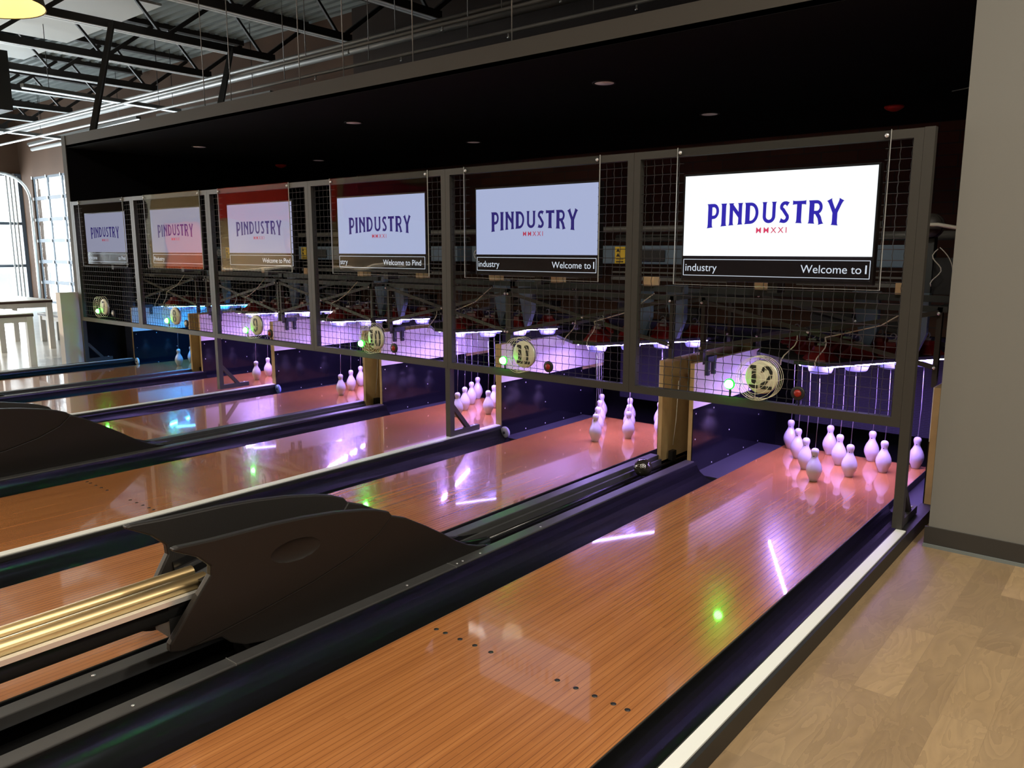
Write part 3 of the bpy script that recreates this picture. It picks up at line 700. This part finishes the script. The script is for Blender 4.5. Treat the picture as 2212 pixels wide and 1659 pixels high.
for n in NUM:
    c = TVX[n]; hw = .558 if n != 12 else .57
    t = thing('television', 'wall television with a white logo screen over lane ' + WORD[n], 'television', (c, .12, 1.37), 'televisions over the lanes')
    b = MB(); b.box(c - hw - .012, c + hw + .012, .125, .18, 1.362, 2.022); b.build('casing', M['tv'], t, bevel=.004)
    sm = emis('screen_white_' + WORD[n], *SCREEN[n])
    s_ = MB().box(c - hw, c + hw, .121, .126, 1.519, 2.008).build('lit_screen', sm, t)
    ts_ = MB().box(c - hw, c + hw, .1215, .126, 1.378, 1.517).build('ticker_screen', mat('ticker_black_' + WORD[n], (.01, .008, .012), .25), t)
    mb = MB(); LWD = 2 * hw * .715; LH = .122
    for p in logo(LWD, LH): mb.add([(c + a - .005, .1205, 1.712 + z) for a, z in p], [tuple(range(len(p)))])
    mb.build('logo_lettering', lm if n == 12 else lm_dim, s_)
    vs, fs = text_mesh('MMXXI', .046, 1.0, 1.45, .0005); mw_ = max(v[0] for v in vs); mb = MB(); add_flat(mb, vs, fs, c - mw_ / 2 - .005, 1.655, .1205)
    mb.build('year_lettering', lr if n == 12 else lr_dim, s_)
    tk = MB(); z0, z1 = 1.398, 1.497
    for a in (z0, z1): tk.box(c - hw + .006, c + hw - .006, .1205, .1215, a - .0018, a + .0018)
    for a in (c - hw + .006, c + hw - .006): tk.box(a - .0018, a + .0018, .1205, .1215, z0, z1)
    l, rr = TICK[n]
    if l:
        vs, fs = text_mesh(l, .066); add_flat(tk, vs, fs, c - hw + .016, 1.425, .1205)
    if rr:
        vs, fs = text_mesh(rr, .066); mw_ = max(v[0] for v in vs); add_flat(tk, vs, fs, c + hw - .05 - mw_, 1.425, .1205)
    if n in (12, 11): tk.box(c + hw - .03, c + hw - .022, .1205, .1215, 1.425, 1.472)
    tk.build('ticker_lettering', lw_, ts_)
    br = MB(); br.box(c - .3, c + .3, .18, .21, 1.5, 1.9); br.box(c - .03, c + .03, .18, .3, 1.3, 1.36); br.build('mount', M['black'], t)
    if n == 12: light('AREA', 'screen_glow_twelve', (c, .11, 1.76), 5, (.9, .95, 1), 1.1, (PI / 2, 0, 0), .48)

# wood blocks on the front beam
for n, xs in ((12, (-1.12, -.22)), (11, (-2.86, -1.99)), (10, (-4.45, -3.53)), (9, (-6.2, -5.3)), (8, (-7.85, -7.0))):
    for i, x in enumerate(xs):
        o = MB().box(x - .045, x + .045, .75, .85, 1.286, 1.356).build('wood_block', M['wood_block'], bevel=.003)
        tag(o, 'pale wood block on the beam below the %s end of the lane %s television' % (('left', 'right')[i], WORD[n]), 'wood block', 'wood blocks under the televisions')

# ------------------------------------------------------------------ lane number signs and signal lamps
def rect(x0, x1, z0, z1): return [(x0, z0), (x1, z0), (x1, z1), (x0, z1)]
DG = {'1': (.5, [rect(.12, .4, .78, 1) , [(0, .86), (.12, .86), (.12, 1), (.06, 1)], rect(.14, .4, .42, .74), rect(.14, .4, .2, .38), rect(.0, .52, 0, .15)]),
 '2': (.72, [[(0, .72), (.17, .72), (.22, .84), (.22, 1), (.1, .95)], [(.26, .84), (.46, .84), (.5, .66), (.68, .66), (.68, .84), (.56, 1), (.26, 1)], [(.5, .62), (.68, .62), (.66, .5), (.44, .38), (.3, .38)], [(.26, .35), (.46, .35), (.28, .18), (.0, .18), (.05, .25)], rect(0, .34, 0, .14), rect(.38, .68, 0, .14)]),
 '0': (.7, [[(0, .2), (.12, .04), (.28, 0), (.28, .16), (.2, .28), (.2, .72), (.28, .84), (.28, 1), (.12, .96), (0, .8)], [(.7, .2), (.58, .04), (.42, 0), (.42, .16), (.5, .28), (.5, .72), (.42, .84), (.42, 1), (.58, .96), (.7, .8)]]),
 '9': (.7, [[(.3, 1), (.1, .96), (0, .82), (0, .6), (.1, .46), (.3, .42), (.3, .56), (.2, .62), (.2, .8), (.3, .86)], [(.4, 1), (.6, .96), (.7, .8), (.7, .44), (.5, .44), (.5, .8), (.4, .86)], [(.5, .4), (.7, .4), (.66, .18), (.5, .04), (.32, 0), (.32, .14), (.46, .22)], [(.26, 0), (.08, .06), (.04, .2), (.2, .24), (.26, .14)]]),
 '8': (.7, [[(.3, 1), (.12, .96), (.04, .82), (.06, .62), (.16, .53), (.3, .53), (.3, .63), (.22, .7), (.22, .82), (.3, .88)], [(.4, 1), (.58, .96), (.66, .82), (.64, .62), (.54, .53), (.4, .53), (.4, .63), (.48, .7), (.48, .82), (.4, .88)], [(.3, 0), (.1, .05), (0, .2), (.02, .38), (.14, .49), (.3, .49), (.3, .38), (.2, .32), (.2, .2), (.3, .13)], [(.4, 0), (.6, .05), (.7, .2), (.68, .38), (.56, .49), (.4, .49), (.4, .38), (.5, .32), (.5, .2), (.4, .13)]]),
 '7': (.66, [rect(0, .3, .84, 1), rect(.34, .66, .84, 1), [(.46, .8), (.66, .8), (.5, .46), (.34, .46)], [(.33, .42), (.49, .42), (.38, 0), (.18, 0)]])}
SX = {12: -.768, 11: -2.565, 10: -4.2, 9: -6.01, 8: -7.62, 7: -9.4}
SZ = {12: .815, 11: .80, 10: .805, 9: .807, 8: .812, 7: .835}
glow = emis('green_signal_glow', (.05, 1, .06), 95)
glow_rim = emis('green_bloom_rim', (.03, .75, .05), 1.6)  # emissive bezel imitates the green bloom ring around the lens
for n in NUM:
    c, z = SX[n], SZ[n]
    t = thing('lane_sign', 'round cream lane sign with number %d inside a cream wire guard' % n, 'lane sign', (c, -.01, z), 'lane number signs')
    dk = MB().lathe([(.098, -.0), (.098, .022), (.094, .026), (0, .026)], (c, 0, z), axis='y', n=40).build('disc', M['sign'], t)
    rm = MB().lathe([(.1, 0), (.1, .02)], (c, 0, z), axis='y', n=40); rm.build('disc_rim', M['steel'], t)
    d = MB(); s = str(n); H = .138; gap = .018; tw = sum(DG[q][0] for q in s) * H * .75 + gap * (len(s) - 1); x = c - tw / 2
    for q in s:
        wd, ps = DG[q]
        for p in ps: d.prism([(x + a * H * .75, z - H / 2 + b * H) for a, b in p], -.0285, -.0265, axis='y')
        x += wd * H * .75 + gap
    d.build('number', M['sign_black'], dk)
    gu = MB(); R = .128
    def ring(rad, y): gu.tube([(c + rad * math.cos(a), y, z + rad * math.sin(a)) for a in [2 * PI * i / 36 for i in range(36)]], .0013, 5, closed=True)
    for y in (-.012, -.04, -.068, -.096): ring(R, y)
    for rad in (.112, .088, .06, .034): ring(rad, -.104)
    for a in (0, PI / 2, PI, 1.5 * PI):
        gu.tube([(c + R * math.cos(a), -.0, z + R * math.sin(a)), (c + R * math.cos(a), -.096, z + R * math.sin(a)), (c + .112 * math.cos(a), -.104, z + .112 * math.sin(a)), (c + .02 * math.cos(a), -.104, z + .02 * math.sin(a))], .0013, 5)
    gu.build('wire_guard', M['cream_wire'], t)
    gx, gz = c - .205, z - .065
    t = thing('signal_lamp', 'glowing green signal lamp left of the number %d sign' % n, 'signal lamp', (gx, 0, gz), 'green signal lamps')
    MB().lathe([(.027, .0), (.027, .012), (.022, .028), (.012, .036), (0, .038)], (gx, 0, gz), axis='y', n=20).build('lens', glow, t)
    MB().lathe([(.034, 0), (.034, .008), (.028, .01)], (gx, 0, gz), axis='y', n=20).build('bezel', glow_rim, t)
    MB().tube([(gx, .006, gz), (gx, .012, ZR0 + .045)], .006, 6).build('cord', M['black'], t)
    gx, gz = c + .215, z - .073
    pale = n in (7, 8)
    t = thing('signal_lamp', ('unlit pale signal lamp right of the number %d sign' if pale else 'unlit red signal lamp right of the number %d sign') % n, 'signal lamp', (gx, 0, gz), 'unlit signal lamps')
    MB().lathe([(.022, .0), (.022, .014), (.016, .022), (0, .025)], (gx, 0, gz), axis='y', n=20).build('lens', M['white'] if pale else M['lens_red'], t)
    MB().tube([(gx, .006, gz), (gx, .012, ZR0 + .045)], .004, 6).build('cord', M['black'], t)
    MB().lathe([(.041, 0), (.041, .01), (.036, .014), (.0225, .014)], (gx, 0, gz), axis='y', n=20).build('bezel', M['black'], t)

# ------------------------------------------------------------------ ball on the track and round lenses
t = thing('bowling_ball', 'small black marbled bowling ball resting on the ball track by the plywood', 'ball', (-1.655, .17, -.0), None)
sp = MB(); R = .0635; cz = .0635 - .0
sp.lathe([(R * math.sin(PI * i / 20), -R * math.cos(PI * i / 20)) for i in range(21)], (-1.655, .17, cz + .0), n=32)
sp.build('ball_body', M['ball'], t)
dv_ = Vector((1.04 + 1.655, -4.53 - .17, 1.5)).normalized(); a1 = dv_.cross(Vector((0, 0, 1))).normalized(); a2 = a1.cross(dv_)
em = MB(); cc = Vector((-1.655, .17, cz)) + dv_ * (R * .985) + a2 * .008
for rad in (.017, .008): em.tube([cc + a1 * (rad * math.cos(q)) + a2 * (rad * math.sin(q)) - dv_ * (.0022 if rad > .01 else .0005) for q in [2 * PI * i / 20 for i in range(20)]], .0018, 6, closed=True)
em.bar(cc - a1 * .006, cc + a1 * .006, .003, .003)
em.build('emblem', M['white'], t)
for n, (x, z, c) in {11: (-3.262, .0, (.4, .4, .5)), 9: (-6.6, .005, (.25, .35, 1)), 7: (-9.93, .02, (.75, .75, .7))}.items():
    t = thing('round_lens', 'small round clear lens low on the kickback at lane ' + WORD[n], 'lens', (x, YK, z), 'round lenses on the kickbacks')
    MB().lathe([(.05, -.0), (.05, .012), (.046, .018), (0, .02)], (x, YK - .0, z), axis='y', n=24).build('cover', mat('lens_cover_' + WORD[n], c, .25), t)
    MB().lathe([(.012, 0), (.01, .006), (0, .007)], (x, YK - .02, z), axis='y', n=12).build('centre', M['black'], t)

# ------------------------------------------------------------------ ball return hoods
fin_front = [(-3.30, .175), (-3.30, .205), (-3.235, .30), (-3.175, .385), (-3.15, .42), (-3.15, .455), (-3.20, .505), (-3.285, .553), (-3.29, .562)]
fin_top = [(-3.27, .566), (-3.15, .556), (-2.9, .545), (-2.75, .532), (-2.6, .512), (-2.45, .482), (-2.37, .46), (-2.31, .435), (-2.29, .41)]
crease = [(-2.36, .345), (-2.5, .285), (-2.7, .235), (-2.95, .195), (-3.15, .17), (-3.25, .158)]
tail_top = [(-2.29, .41), (-2.2, .375), (-2.06, .295), (-1.94, .22), (-1.84, .155), (-1.74, .1), (-1.66, .07), (-1.6, .056)]
tail_bot = [(-1.75, .046), (-2.2, .046), (-2.6, .046), (-2.9, .05), (-3.0, .075), (-3.06, .11), (-3.1, .15)]
def hood(k):
    X = O[k]; cx = -1.6525 + X
    t = thing('ball_return', ['dark moulded ball return hood with chrome rack, nearest the camera', 'dark moulded ball return hood at the left picture edge', 'farthest ball return hood beyond lane eight at the left edge'][k], 'ball return', (cx, -2.6, -.045), 'ball returns')
    for sgn in (1, -1):
        fl = lambda a, b: sgn * (.112 + .07 * max(0, (b - .05)) / .5)
        fin = fin_front + fin_top + crease
        m_ = MB(); m_.prism(fin, cx - sgn * .034 + sgn * .006, cx + sgn * .006, fn=fl)
        sh = m_.build('side_shell', M['hood'], t, bevel=.007)
        if sgn > 0 and k == 0:
            # oval finger dimple pressed into the shell
            cut = MB().lathe([(math.sin(PI * i / 12), -math.cos(PI * i / 12)) for i in range(13)], n=32).build('cutter', M['hood'])
            cut.scale = (.017, .125, .052); cut.location = (cx + sgn * .006 + fl(0, .40) + .007, -2.79, .405); cut.rotation_euler = (math.radians(-4), math.radians(8), 0)
            md = sh.modifiers.new('dimple', 'BOOLEAN'); md.object = cut; md.operation = 'DIFFERENCE'; md.solver = 'EXACT'
            bpy.context.view_layer.update()
            me = bpy.data.meshes.new_from_object(sh.evaluated_get(bpy.context.evaluated_depsgraph_get()))
            sh.modifiers.clear(); sh.data = me
            bpy.data.objects.remove(cut)
        body = tail_top + tail_bot + list(reversed(crease))
        m_ = MB(); m_.prism(body, cx - sgn * .03, cx + sgn * .0, fn=fl)
        m_.build('tail_shell', M['hood'], t, bevel=.006)
        lipt = fin_top[1:]
        if False: pass
    # inner channel that lifts the balls
    path = [(-3.14, .36), (-2.9, .40), (-2.6, .385), (-2.4, .35), (-2.2, .27), (-2.0, .17), (-1.85, .1), (-1.7, .045), (-1.55, .01), (-1.4, -.01)]
    ch = MB(); pr = [(-.128, .03), (-.12, -.0), (-.09, -.012), (-.085, .006), (-.06, .006), (-.055, -.02), (.055, -.02), (.06, .006), (.085, .006), (.09, -.012), (.12, 0), (.128, .03)]
    vs = []; n = len(pr)
    for y, z in path:
        s = min(1, max(.8, .8 + (z) * .6))
        vs += [(cx + a * s, y, z + b) for a, b in pr]
    fs = [(i * n + j, i * n + j + 1, (i + 1) * n + j + 1, (i + 1) * n + j) for i in range(len(path) - 1) for j in range(n - 1)]
    ch.add(vs, fs, False); c_ = ch.build('channel', M['gutter'], t)
    so_ = c_.modifiers.new('thick', 'SOLIDIFY'); so_.thickness = .006
    # rack in front of the hood
    z0 = .338
    for sx, w in ((-.062, .05), (.03, .062)):
        ra = MB(); ra.sweep([(cx + sx + w / 2 * math.cos(a), z0 + .018 + .024 * math.sin(a)) for a in [PI * i / 10 for i in range(11)]], -7.5, -3.1)
        ra.box(cx + sx - w / 2, cx + sx + w / 2, -7.5, -3.1, z0 - .012, z0 + .018)
        ra.build('rail', M['chrome'], t)
    MB().box(cx + .064, cx + .088, -7.5, -3.14, z0 - .018, z0 + .0).build('rail_lip', mat('bright_white_metal', (.85, .87, .86), .25, metal=.6), t)
    MB().box(cx - .036, cx - .002, -7.5, -3.1, z0 - .008, z0 + .004).build('rack_bed', M['strip'], t)
    bm_ = MB().tube([(cx + .03, -7.5, z0 - .062), (cx + .03, -3.2, z0 - .062)], .034, 16); bm_.build('support_tube', M['black'], t)
    MB().box(cx - .05, cx + .06, -3.26, -3.1, z0 - .15, z0 - .02).build('bracket', M['black'], t)
    MB().prism([(-2.95, -.046), (-2.6, -.046), (-2.6, .2), (-2.95, .2)], cx - .06, cx + .06).build('pedestal', M['void'], t)
for k in range(3): hood(k)

# ------------------------------------------------------------------ soffit fittings
for i, (x, y, lab) in enumerate(((-2.614, 1.06, 'round recessed light in the front row of the black soffit, nearest'), (-5.753, 1.1, 'round recessed light in the front row of the black soffit, second from right'), (-8.867, 1.12, 'round recessed light in the front row of the black soffit, farthest'),
                           (-2.636, 2.98, 'dim recessed light in the back row of the black soffit, nearest'), (-5.826, 3.05, 'dim recessed light in the back row of the black soffit, second from right'), (-9.0, 3.1, 'dim recessed light in the back row of the black soffit, farthest'))):
    t = thing('recessed_light', lab, 'light', (x, y, 2.866), 'recessed soffit lights')
    MB().lathe([(.098, 2.89), (.098, 2.859), (.078, 2.859), (.078, 2.87)], (x, y, 0), n=28, cap=False).build('rim', M['black'], t)
    MB().lathe([(.078, 2.863), (.078, 2.8605), (0, 2.8605)], (x, y, 0), n=28).build('lens', M['lampglass'], t)
for i, (x, y, lab) in enumerate(((-1.12, 3.67, 'red ceiling alarm on the soffit near the grey wall'), (-10.0, 3.13, 'red ceiling alarm at the far left end of the soffit'))):
    o = MB().lathe([(.085, 2.866), (.085, 2.85), (.065, 2.835), (.03, 2.82), (0, 2.815)], (x, y, 0), n=20).build('ceiling_alarm', M['alarm']); tag(o, lab, 'alarm', 'red soffit alarms')
o = MB().tube([(-.55, 3.2, 2.862), (-.35, 3.0, 2.845), (-.1, 2.95, 2.85), (.1, 2.9, 2.86)], .004, 6).build('cable', M['cable']); tag(o, 'thin pale cable sagging from the black soffit', 'cable')

# brick alcove pieces by the right post
o = MB().tube([(-.34, 1.45, 1.72), (-.2, 1.43, 1.72), (-.1, 1.42, 1.70), (.2, 1.4, 1.66), (1.1, 1.4, 1.64)], .013, 8).build('rope', M['cable']); tag(o, 'tan rope running behind the fence end post', 'rope')
t = thing('cable_reel', 'round grey cable reel on a stand behind the fence end post', 'reel', (-.27, 1.5, 1.235))
MB().lathe([(.085, 0), (.085, .02), (.03, .02), (.03, .06), (.08, .06), (.08, .08), (0, .08)], (-.27, 1.58, 1.715), axis='y', n=28).build('flange', M['brown_post'], t)
MB().box(-.30, -.24, 1.56, 1.66, 1.225, 1.72).build('stand', M['beam'], t)
MB().box(-.26, -.08, 1.6, 1.7, 1.25, 1.5).build('control_box', M['black'], t)
MB().tube([(-.2 - .03 * math.sin(i * .7), 1.5, 1.56 - .021 * i) for i in range(13)], .004, 6).build('loose_wire', M['cable'], t)
MB().tube([(-.19 + .09 * math.sin(i * PI / 20), 1.5, 1.57 - .05 * (1 - math.cos(i * PI / 20)) - .012 * i) for i in range(11)], .003, 6).build('loose_wire', M['cable'], t)
o = MB().tube([(-.5, 2.2, 1.3), (-.42, 2.1, 1.1), (-.5, 2.05, .9), (-.38, 2.0, .86)], .006, 6).build('cable', M['cable']); tag(o, 'pale cable hanging behind the fence end post', 'cable')
o = MB().tube([(-10.3, 2.0, 1.74), (-.7, 2.0, 1.74)], .03, 10).build('conduit', M['dim']); tag(o, 'long pale conduit running behind all the televisions', 'conduit')

# ------------------------------------------------------------------ roof structure
jx = [-3.4, -5.45, -7.5, -9.5, -11.6, -13.7, -15.8, -17.9, -20.0, -22.1, -24.2]
jn = ['first roof joist from the right, above the header', 'second roof joist from the right', 'third roof joist from the right', 'fourth roof joist from the right', 'fifth roof joist from the right, over the long strut', 'sixth roof joist from the right', 'seventh roof joist from the right', 'eighth roof joist from the right', 'ninth roof joist from the right', 'tenth roof joist from the right', 'farthest roof joist on the left']
for x, lab in zip(jx, jn):
    t = thing('roof_joist', 'black open web roof joist, ' + lab, 'roof joist', (x, -5, 4.8), 'roof joists')
    bc = MB(); bc.box(x - .045, x - .008, -15.9, 4.2, 4.8, 4.92); bc.box(x + .008, x + .045, -15.9, 4.2, 4.8, 4.92); bc.build('bottom_chord', M['joist'], t)
    fl = MB(); fl.box(x - .075, x - .012, -15.9, 4.2, 4.79, 4.8); fl.box(x + .012, x + .075, -15.9, 4.2, 4.79, 4.8); fl.build('bottom_flange', M['flange'], t)
    MB().box(x - .07, x + .07, -15.9, 4.93, 5.52, 5.61).build('top_chord', M['joist'], t)
    wb = MB(); y = 4.9
    while y > -9:
        wb.bar((x, y, 5.52), (x, y - .9, 4.84), .06, .06); wb.bar((x, y - .9, 4.84), (x, y - 1.5, 5.52), .04, .04); y -= 1.8
    wb.build('web', M['joist'], t)
for i in range(len(jx) - 1):
    a, b = jx[i + 1], jx[i]
    o = MB().box(a + .3, b - .28, .9, 2.35, 5.38, 5.42).build('roof_panel', M['insul']); tag(o, 'white roof panel hung between the joists, number %s from the right' % ('one two three four five six seven eight nine ten'.split()[i]), 'roof panel', 'white roof panels')
for i, (y, z, r_, lab) in enumerate(((2.5, 3.885, .022, 'lower pale sprinkler pipe running above the header'), (2.5, 4.12, .022, 'upper pale sprinkler pipe running above the header'), (4.4, 4.75, .06, 'thick grey pipe along the back wall under the roof'), (3.7, 4.62, .03, 'thin grey pipe along the back wall under the roof'), (4.7, 4.3, .05, 'grey pipe low on the back wall behind the header'))):
    t = thing('sprinkler_pipe', lab, 'pipe', (-5, y, z), 'pipes above the header')
    MB().tube([(-24, y, z), (1.5, y, z)], r_, 8).build('pipe_run', M['pipe'], t)
    if i < 2:
        for x in (-8.2, -6.5, -4.8, -3.2): MB().lathe([(.012, -.05), (.02, -.045), (.01, -.03), (.012, 0)], (x + i * .7, y, z - .02), n=8).build('sprinkler_head', M['steel'], t)
        for x in (-8.9, -7.1, -5.4, -3.7): MB().tube([(x + i * .5, y, z + .02), (x + i * .5, y, 5.6)], .006, 5).build('hanger_rod', M['pipe'], t)
for i, (x, y) in enumerate(((-7.6, .5), (-6.9, .4), (-5.55, .3), (-4.9, .3), (-3.95, .25), (-2.9, .25))):
    o = MB().tube([(x, y, 3.0), (x, y, 5.6)], .005, 5).build('hanger_wire', M['pipe']); tag(o, 'thin vertical wire holding up the header, %s from the left' % ('first', 'second', 'third', 'fourth', 'fifth', 'sixth')[i], 'wire', 'header hanger wires')
for a, b, lab in (((-10.08, .3, 2.98), (-11.35, 1.28, 4.82), 'long dark steel strut rising from the left end of the header'), ((-8.5, 1.13, 2.98), (-11.5, 3.3, 4.82), 'thick dark steel strut rising behind the header top')):
    t = thing('header_strut', lab, 'strut', a, 'header struts')
    MB().bar(a, b, .09, .012).build('flange', M['brown_post'], t); v = Vector((.045, 0, 0))
    MB().bar(Vector(a) + v, Vector(b) + v, .01, .09).build('leg_web', M['brown_post'], t)
# strip lights
def strip(a, b, lab, s, name):
    t = thing('strip_light', lab, 'light', a, 'strip lights')
    a, b = Vector(a), Vector(b); MB().bar(a, b, .11, .06).build('housing', M['dim'], t)
    for q in (.15, .85):
        p = a.lerp(b, q); MB().tube([p, (p.x, p.y, 5.63)], .006, 5).build('hanger', M['black'], t)
    MB().bar(a - Vector((0, 0, .045)), b - Vector((0, 0, .04)), .03, .02).build('tube', emis(name, (.8, .92, 1), s), t)
strip((-14.4, 1.1, 4.3), (-14.75, 4.1, 4.3), 'fluorescent strip light hanging across the left hall', 1.6, 'tube_glow_one')
strip((-16.0, 4.3, 4.35), (-11.9, 4.35, 4.35), 'fluorescent strip light along the back wall just above the header', 4, 'tube_glow_two')
strip((-23.9, 4.6, 4.42), (-17.5, 4.6, 4.5), 'long white strip light low on the left back wall', 2.2, 'tube_glow_three')
strip((-20.2, 1.0, 4.3), (-20.8, 4.2, 4.3), 'fluorescent strip light nearest the garage door', 2.2, 'tube_glow_four')
# pendants
lampin = emis('warm_lamp_glow', (1, .78, .42), 7)
shade = mat('dark_olive_lamp_shade', (.045, .04, .02), .5)
def pendant(x, y, z, lab, R, P, grp='dome pendant lamps'):
    t = thing('pendant_lamp', lab, 'lamp', (x, y, z), grp)
    MB().lathe([(R, 0), (R * .97, .06), (R * .8, .2), (R * .45, .32), (.06, .36), (.05, .46), (0, .46)], (x, y, z), n=36, cap=False).build('shade', shade, t)
    MB().lathe([(R * .985, .004), (R * .94, .05), (R * .78, .18), (R * .4, .29), (0, .3)], (x, y, z), n=36, cap=False).build('reflector', mat('cream_reflector', (.9, .78, .5), .5, emit=(1, .66, .25), es=.8), t)
    MB().lathe([(.02, .12), (.09, .14), (.12, .2), (.09, .26), (0, .29)], (x, y, z), n=24).build('bulb', lampin, t)
    MB().tube([(x, y, z + .46), (x, y, 5.62)], .01, 6).build('cord', M['black'], t)
    light('SPOT', 'pendant_light', (x, y, z + .1), P, (1, .8, .55), .12, (0, 0, 0), spread=2.7)
pendant(-4.82, -2.585, 3.06, 'warm glowing dome pendant lamp at the top left corner of the view', .36, 20)
for x, y in ((.6, -7.2), (4.6, -6.2), (-4.5, -8), (-9.5, -6), (-15.5, -6.5)): pendant(x, y, 3.5, 'unseen dome pendant lamp added to light the hall behind the bowlers', .4, 150, 'added hall pendant lamps')  # out of view pendants, added as light for the room
pendant(-17.5, .2, 4.0, 'small far warm pendant lamp below the hanging speaker', .22, 20)
t = thing('hanging_speaker', 'dark grey box speaker hanging under the roof at the left edge', 'speaker', (-13, .1, 3.6))
MB().box(-13.4, -12.62, -.1, .3, 3.6, 4.45).build('cabinet', M['beam'], t)
MB().tube([(-13, .1, 4.45), (-13, .1, 5.62)], .012, 6).build('hanger', M['steel'], t)

# unseen linear lamps added to brighten the hall and lanes
for i, (x, y, z, P) in enumerate(((3.0, -1.5, 4.6, 160), (5.6, -4.2, 4.7, 160), (.5, -3.4, 4.7, 130), (-3.0, -4.2, 4.7, 70), (-7.0, -4.6, 4.7, 60), (-12.0, -5.2, 4.7, 150), (1.5, -9.5, 4.0, 30), (-5.5, -9.5, 4.0, 30), (-11, -11, 4.0, 30))):
    t = thing('added_linear_lamp', 'added unseen linear lamp that brightens the hall and lanes', 'lamp', (x, y, z), 'added linear fill lamps')
    MB().box(x - .8, x + .8, y - .11, y + .11, z + .02, z + .1).build('housing', M['black'], t)
    MB().box(x - .78, x + .78, y - .09, y + .09, z + .006, z + .02).build('diffuser', emis('added_lamp_glow_%d' % i, (1, .83, .6), 4), t)
    for q in (-.6, .6): MB().tube([(x + q, y, z + .1), (x + q, y, 5.62)], .006, 5).build('hanger', M['black'], t)
    light('AREA', 'added_lamp_light', (x, y, z), P, (1, .9, .76), 1.5, (0, 0, 0), .2)
# tables in the left hall
def table(x, y, sx, sy, h, lab, name='high_table', cat='table', grp='white hall tables'):
    t = thing(name, lab, cat, (x, y, -.03), grp)
    MB().box(x - sx, x + sx, y - sy, y + sy, h - .05, h).build('tabletop' if cat == 'table' else 'seat', [M['tabletop']], t)
    e = MB(); e.box(x - sx - .003, x + sx + .003, y - sy - .003, y + sy + .003, h - .045, h - .012); e.build('edge_band', M['tableedge'], t)
    for a in (-1, 1):
        for b in (-1, 1): MB().box(x + a * (sx - .045) - .04, x + a * (sx - .045) + .04, y + b * (sy - .045) - .04, y + b * (sy - .045) + .04, -.03, h - .05).build('leg', M['tablemetal'], t)
    r_ = MB(); r_.box(x - sx + .02, x + sx - .02, y - sy + .02, y + sy - .02, h - .12, h - .05); r_.build('apron', M['tablemetal'], t)
table(-13.6, .25, .8, .4, .76, 'white hall table with dark edge, beyond the low grey wall')
table(-13.3, 1.05, .8, .17, .47, 'white bench behind the farther hall table', 'bench', 'bench', 'white hall benches')
table(-11.62, -.93, .75, .6, .70, 'white hall table with dark edge, nearest the left picture border')
table(-11.3, -1.75, .6, .17, .42, 'white bench tucked beside the nearest hall table', 'bench', 'bench', 'white hall benches')

# things in the hall that the clear sheets mirror
struct(MB().box(-18.3, -18.1, -15.9, -5.0, -.03, 4.6).build('wall_bar', mat('cream_bar_wall', (.42, .33, .2), .7)))
for i, (y0, y1, z0, z1, c, lab) in enumerate(((-10.5, -6.6, 2.3, 3.6, (.6, .03, .02), 'red painted board high on the bar wall'), (-6.5, -5.3, .9, 2.2, (.55, .1, .03), 'orange red board low on the bar wall'), (-14.5, -10.8, 2.4, 3.6, (.3, .02, .05), 'dark red board on the bar wall'), (-10.2, -8.8, .9, 2.1, (.5, .22, .06), 'orange board under the red board on the bar wall'))):
    o = MB().box(-18.1, -18.02, y0, y1, z0, z1).build('wall_board', mat('board_paint_' + 'abcd'[i], c, .6)); tag(o, lab, 'wall board', 'bar wall boards')
for i, y in enumerate((-9.4, -8.2, -7.0, -5.8)):
    light('SPOT', 'added_bar_light', (-16.6, y, 3.9), 1100, (1, .82, .6), .15, (0, math.radians(-25), 0), spread=2.4)  # added spots without fixtures, brightening the boards for their reflections
t = thing('bar_counter', 'long dark bar counter in front of the bar wall', 'counter', (-16.6, -9, -.03))
MB().box(-17.0, -16.3, -13, -6, -.03, 1.05).build('front', M['beam'], t); MB().box(-17.1, -16.2, -13.1, -5.9, 1.05, 1.1).build('worktop', M['tabletop'], t)

# ------------------------------------------------------------------ lighting
sky = bpy.data.worlds.new('world'); SC.world = sky; sky.use_nodes = True
bg = sky.node_tree.nodes['Background']; bg.inputs[0].default_value = (.85, .95, 1, 1); bg.inputs[1].default_value = 2.2
light('AREA', 'daylight_door', (-23, 11, 2.6), 4000, (.85, .95, 1), 14, (PI / 2, 0, PI), 6).rotation_euler = (-PI / 2, 0, 0)
light('AREA', 'daylight_storefront', (-26.6, -.5, 1.9), 2300, (.88, .95, 1), 11, (0, -PI / 2, 0), 3.7).rotation_euler = (PI / 2, 0, -PI / 2)

SC.view_settings.view_transform = 'Standard'; SC.view_settings.look = 'None'; SC.view_settings.gamma = 1; SC.view_settings.exposure = 0
SC.view_settings.use_curve_mapping = False
cy = SC.cycles
cy.use_denoising = True
cy.max_bounces = 7; cy.diffuse_bounces = 3; cy.glossy_bounces = 4; cy.transparent_max_bounces = 16; cy.transmission_bounces = 4
cy.caustics_reflective = False; cy.caustics_refractive = False; cy.sample_clamp_indirect = 12; cy.blur_glossy = .5
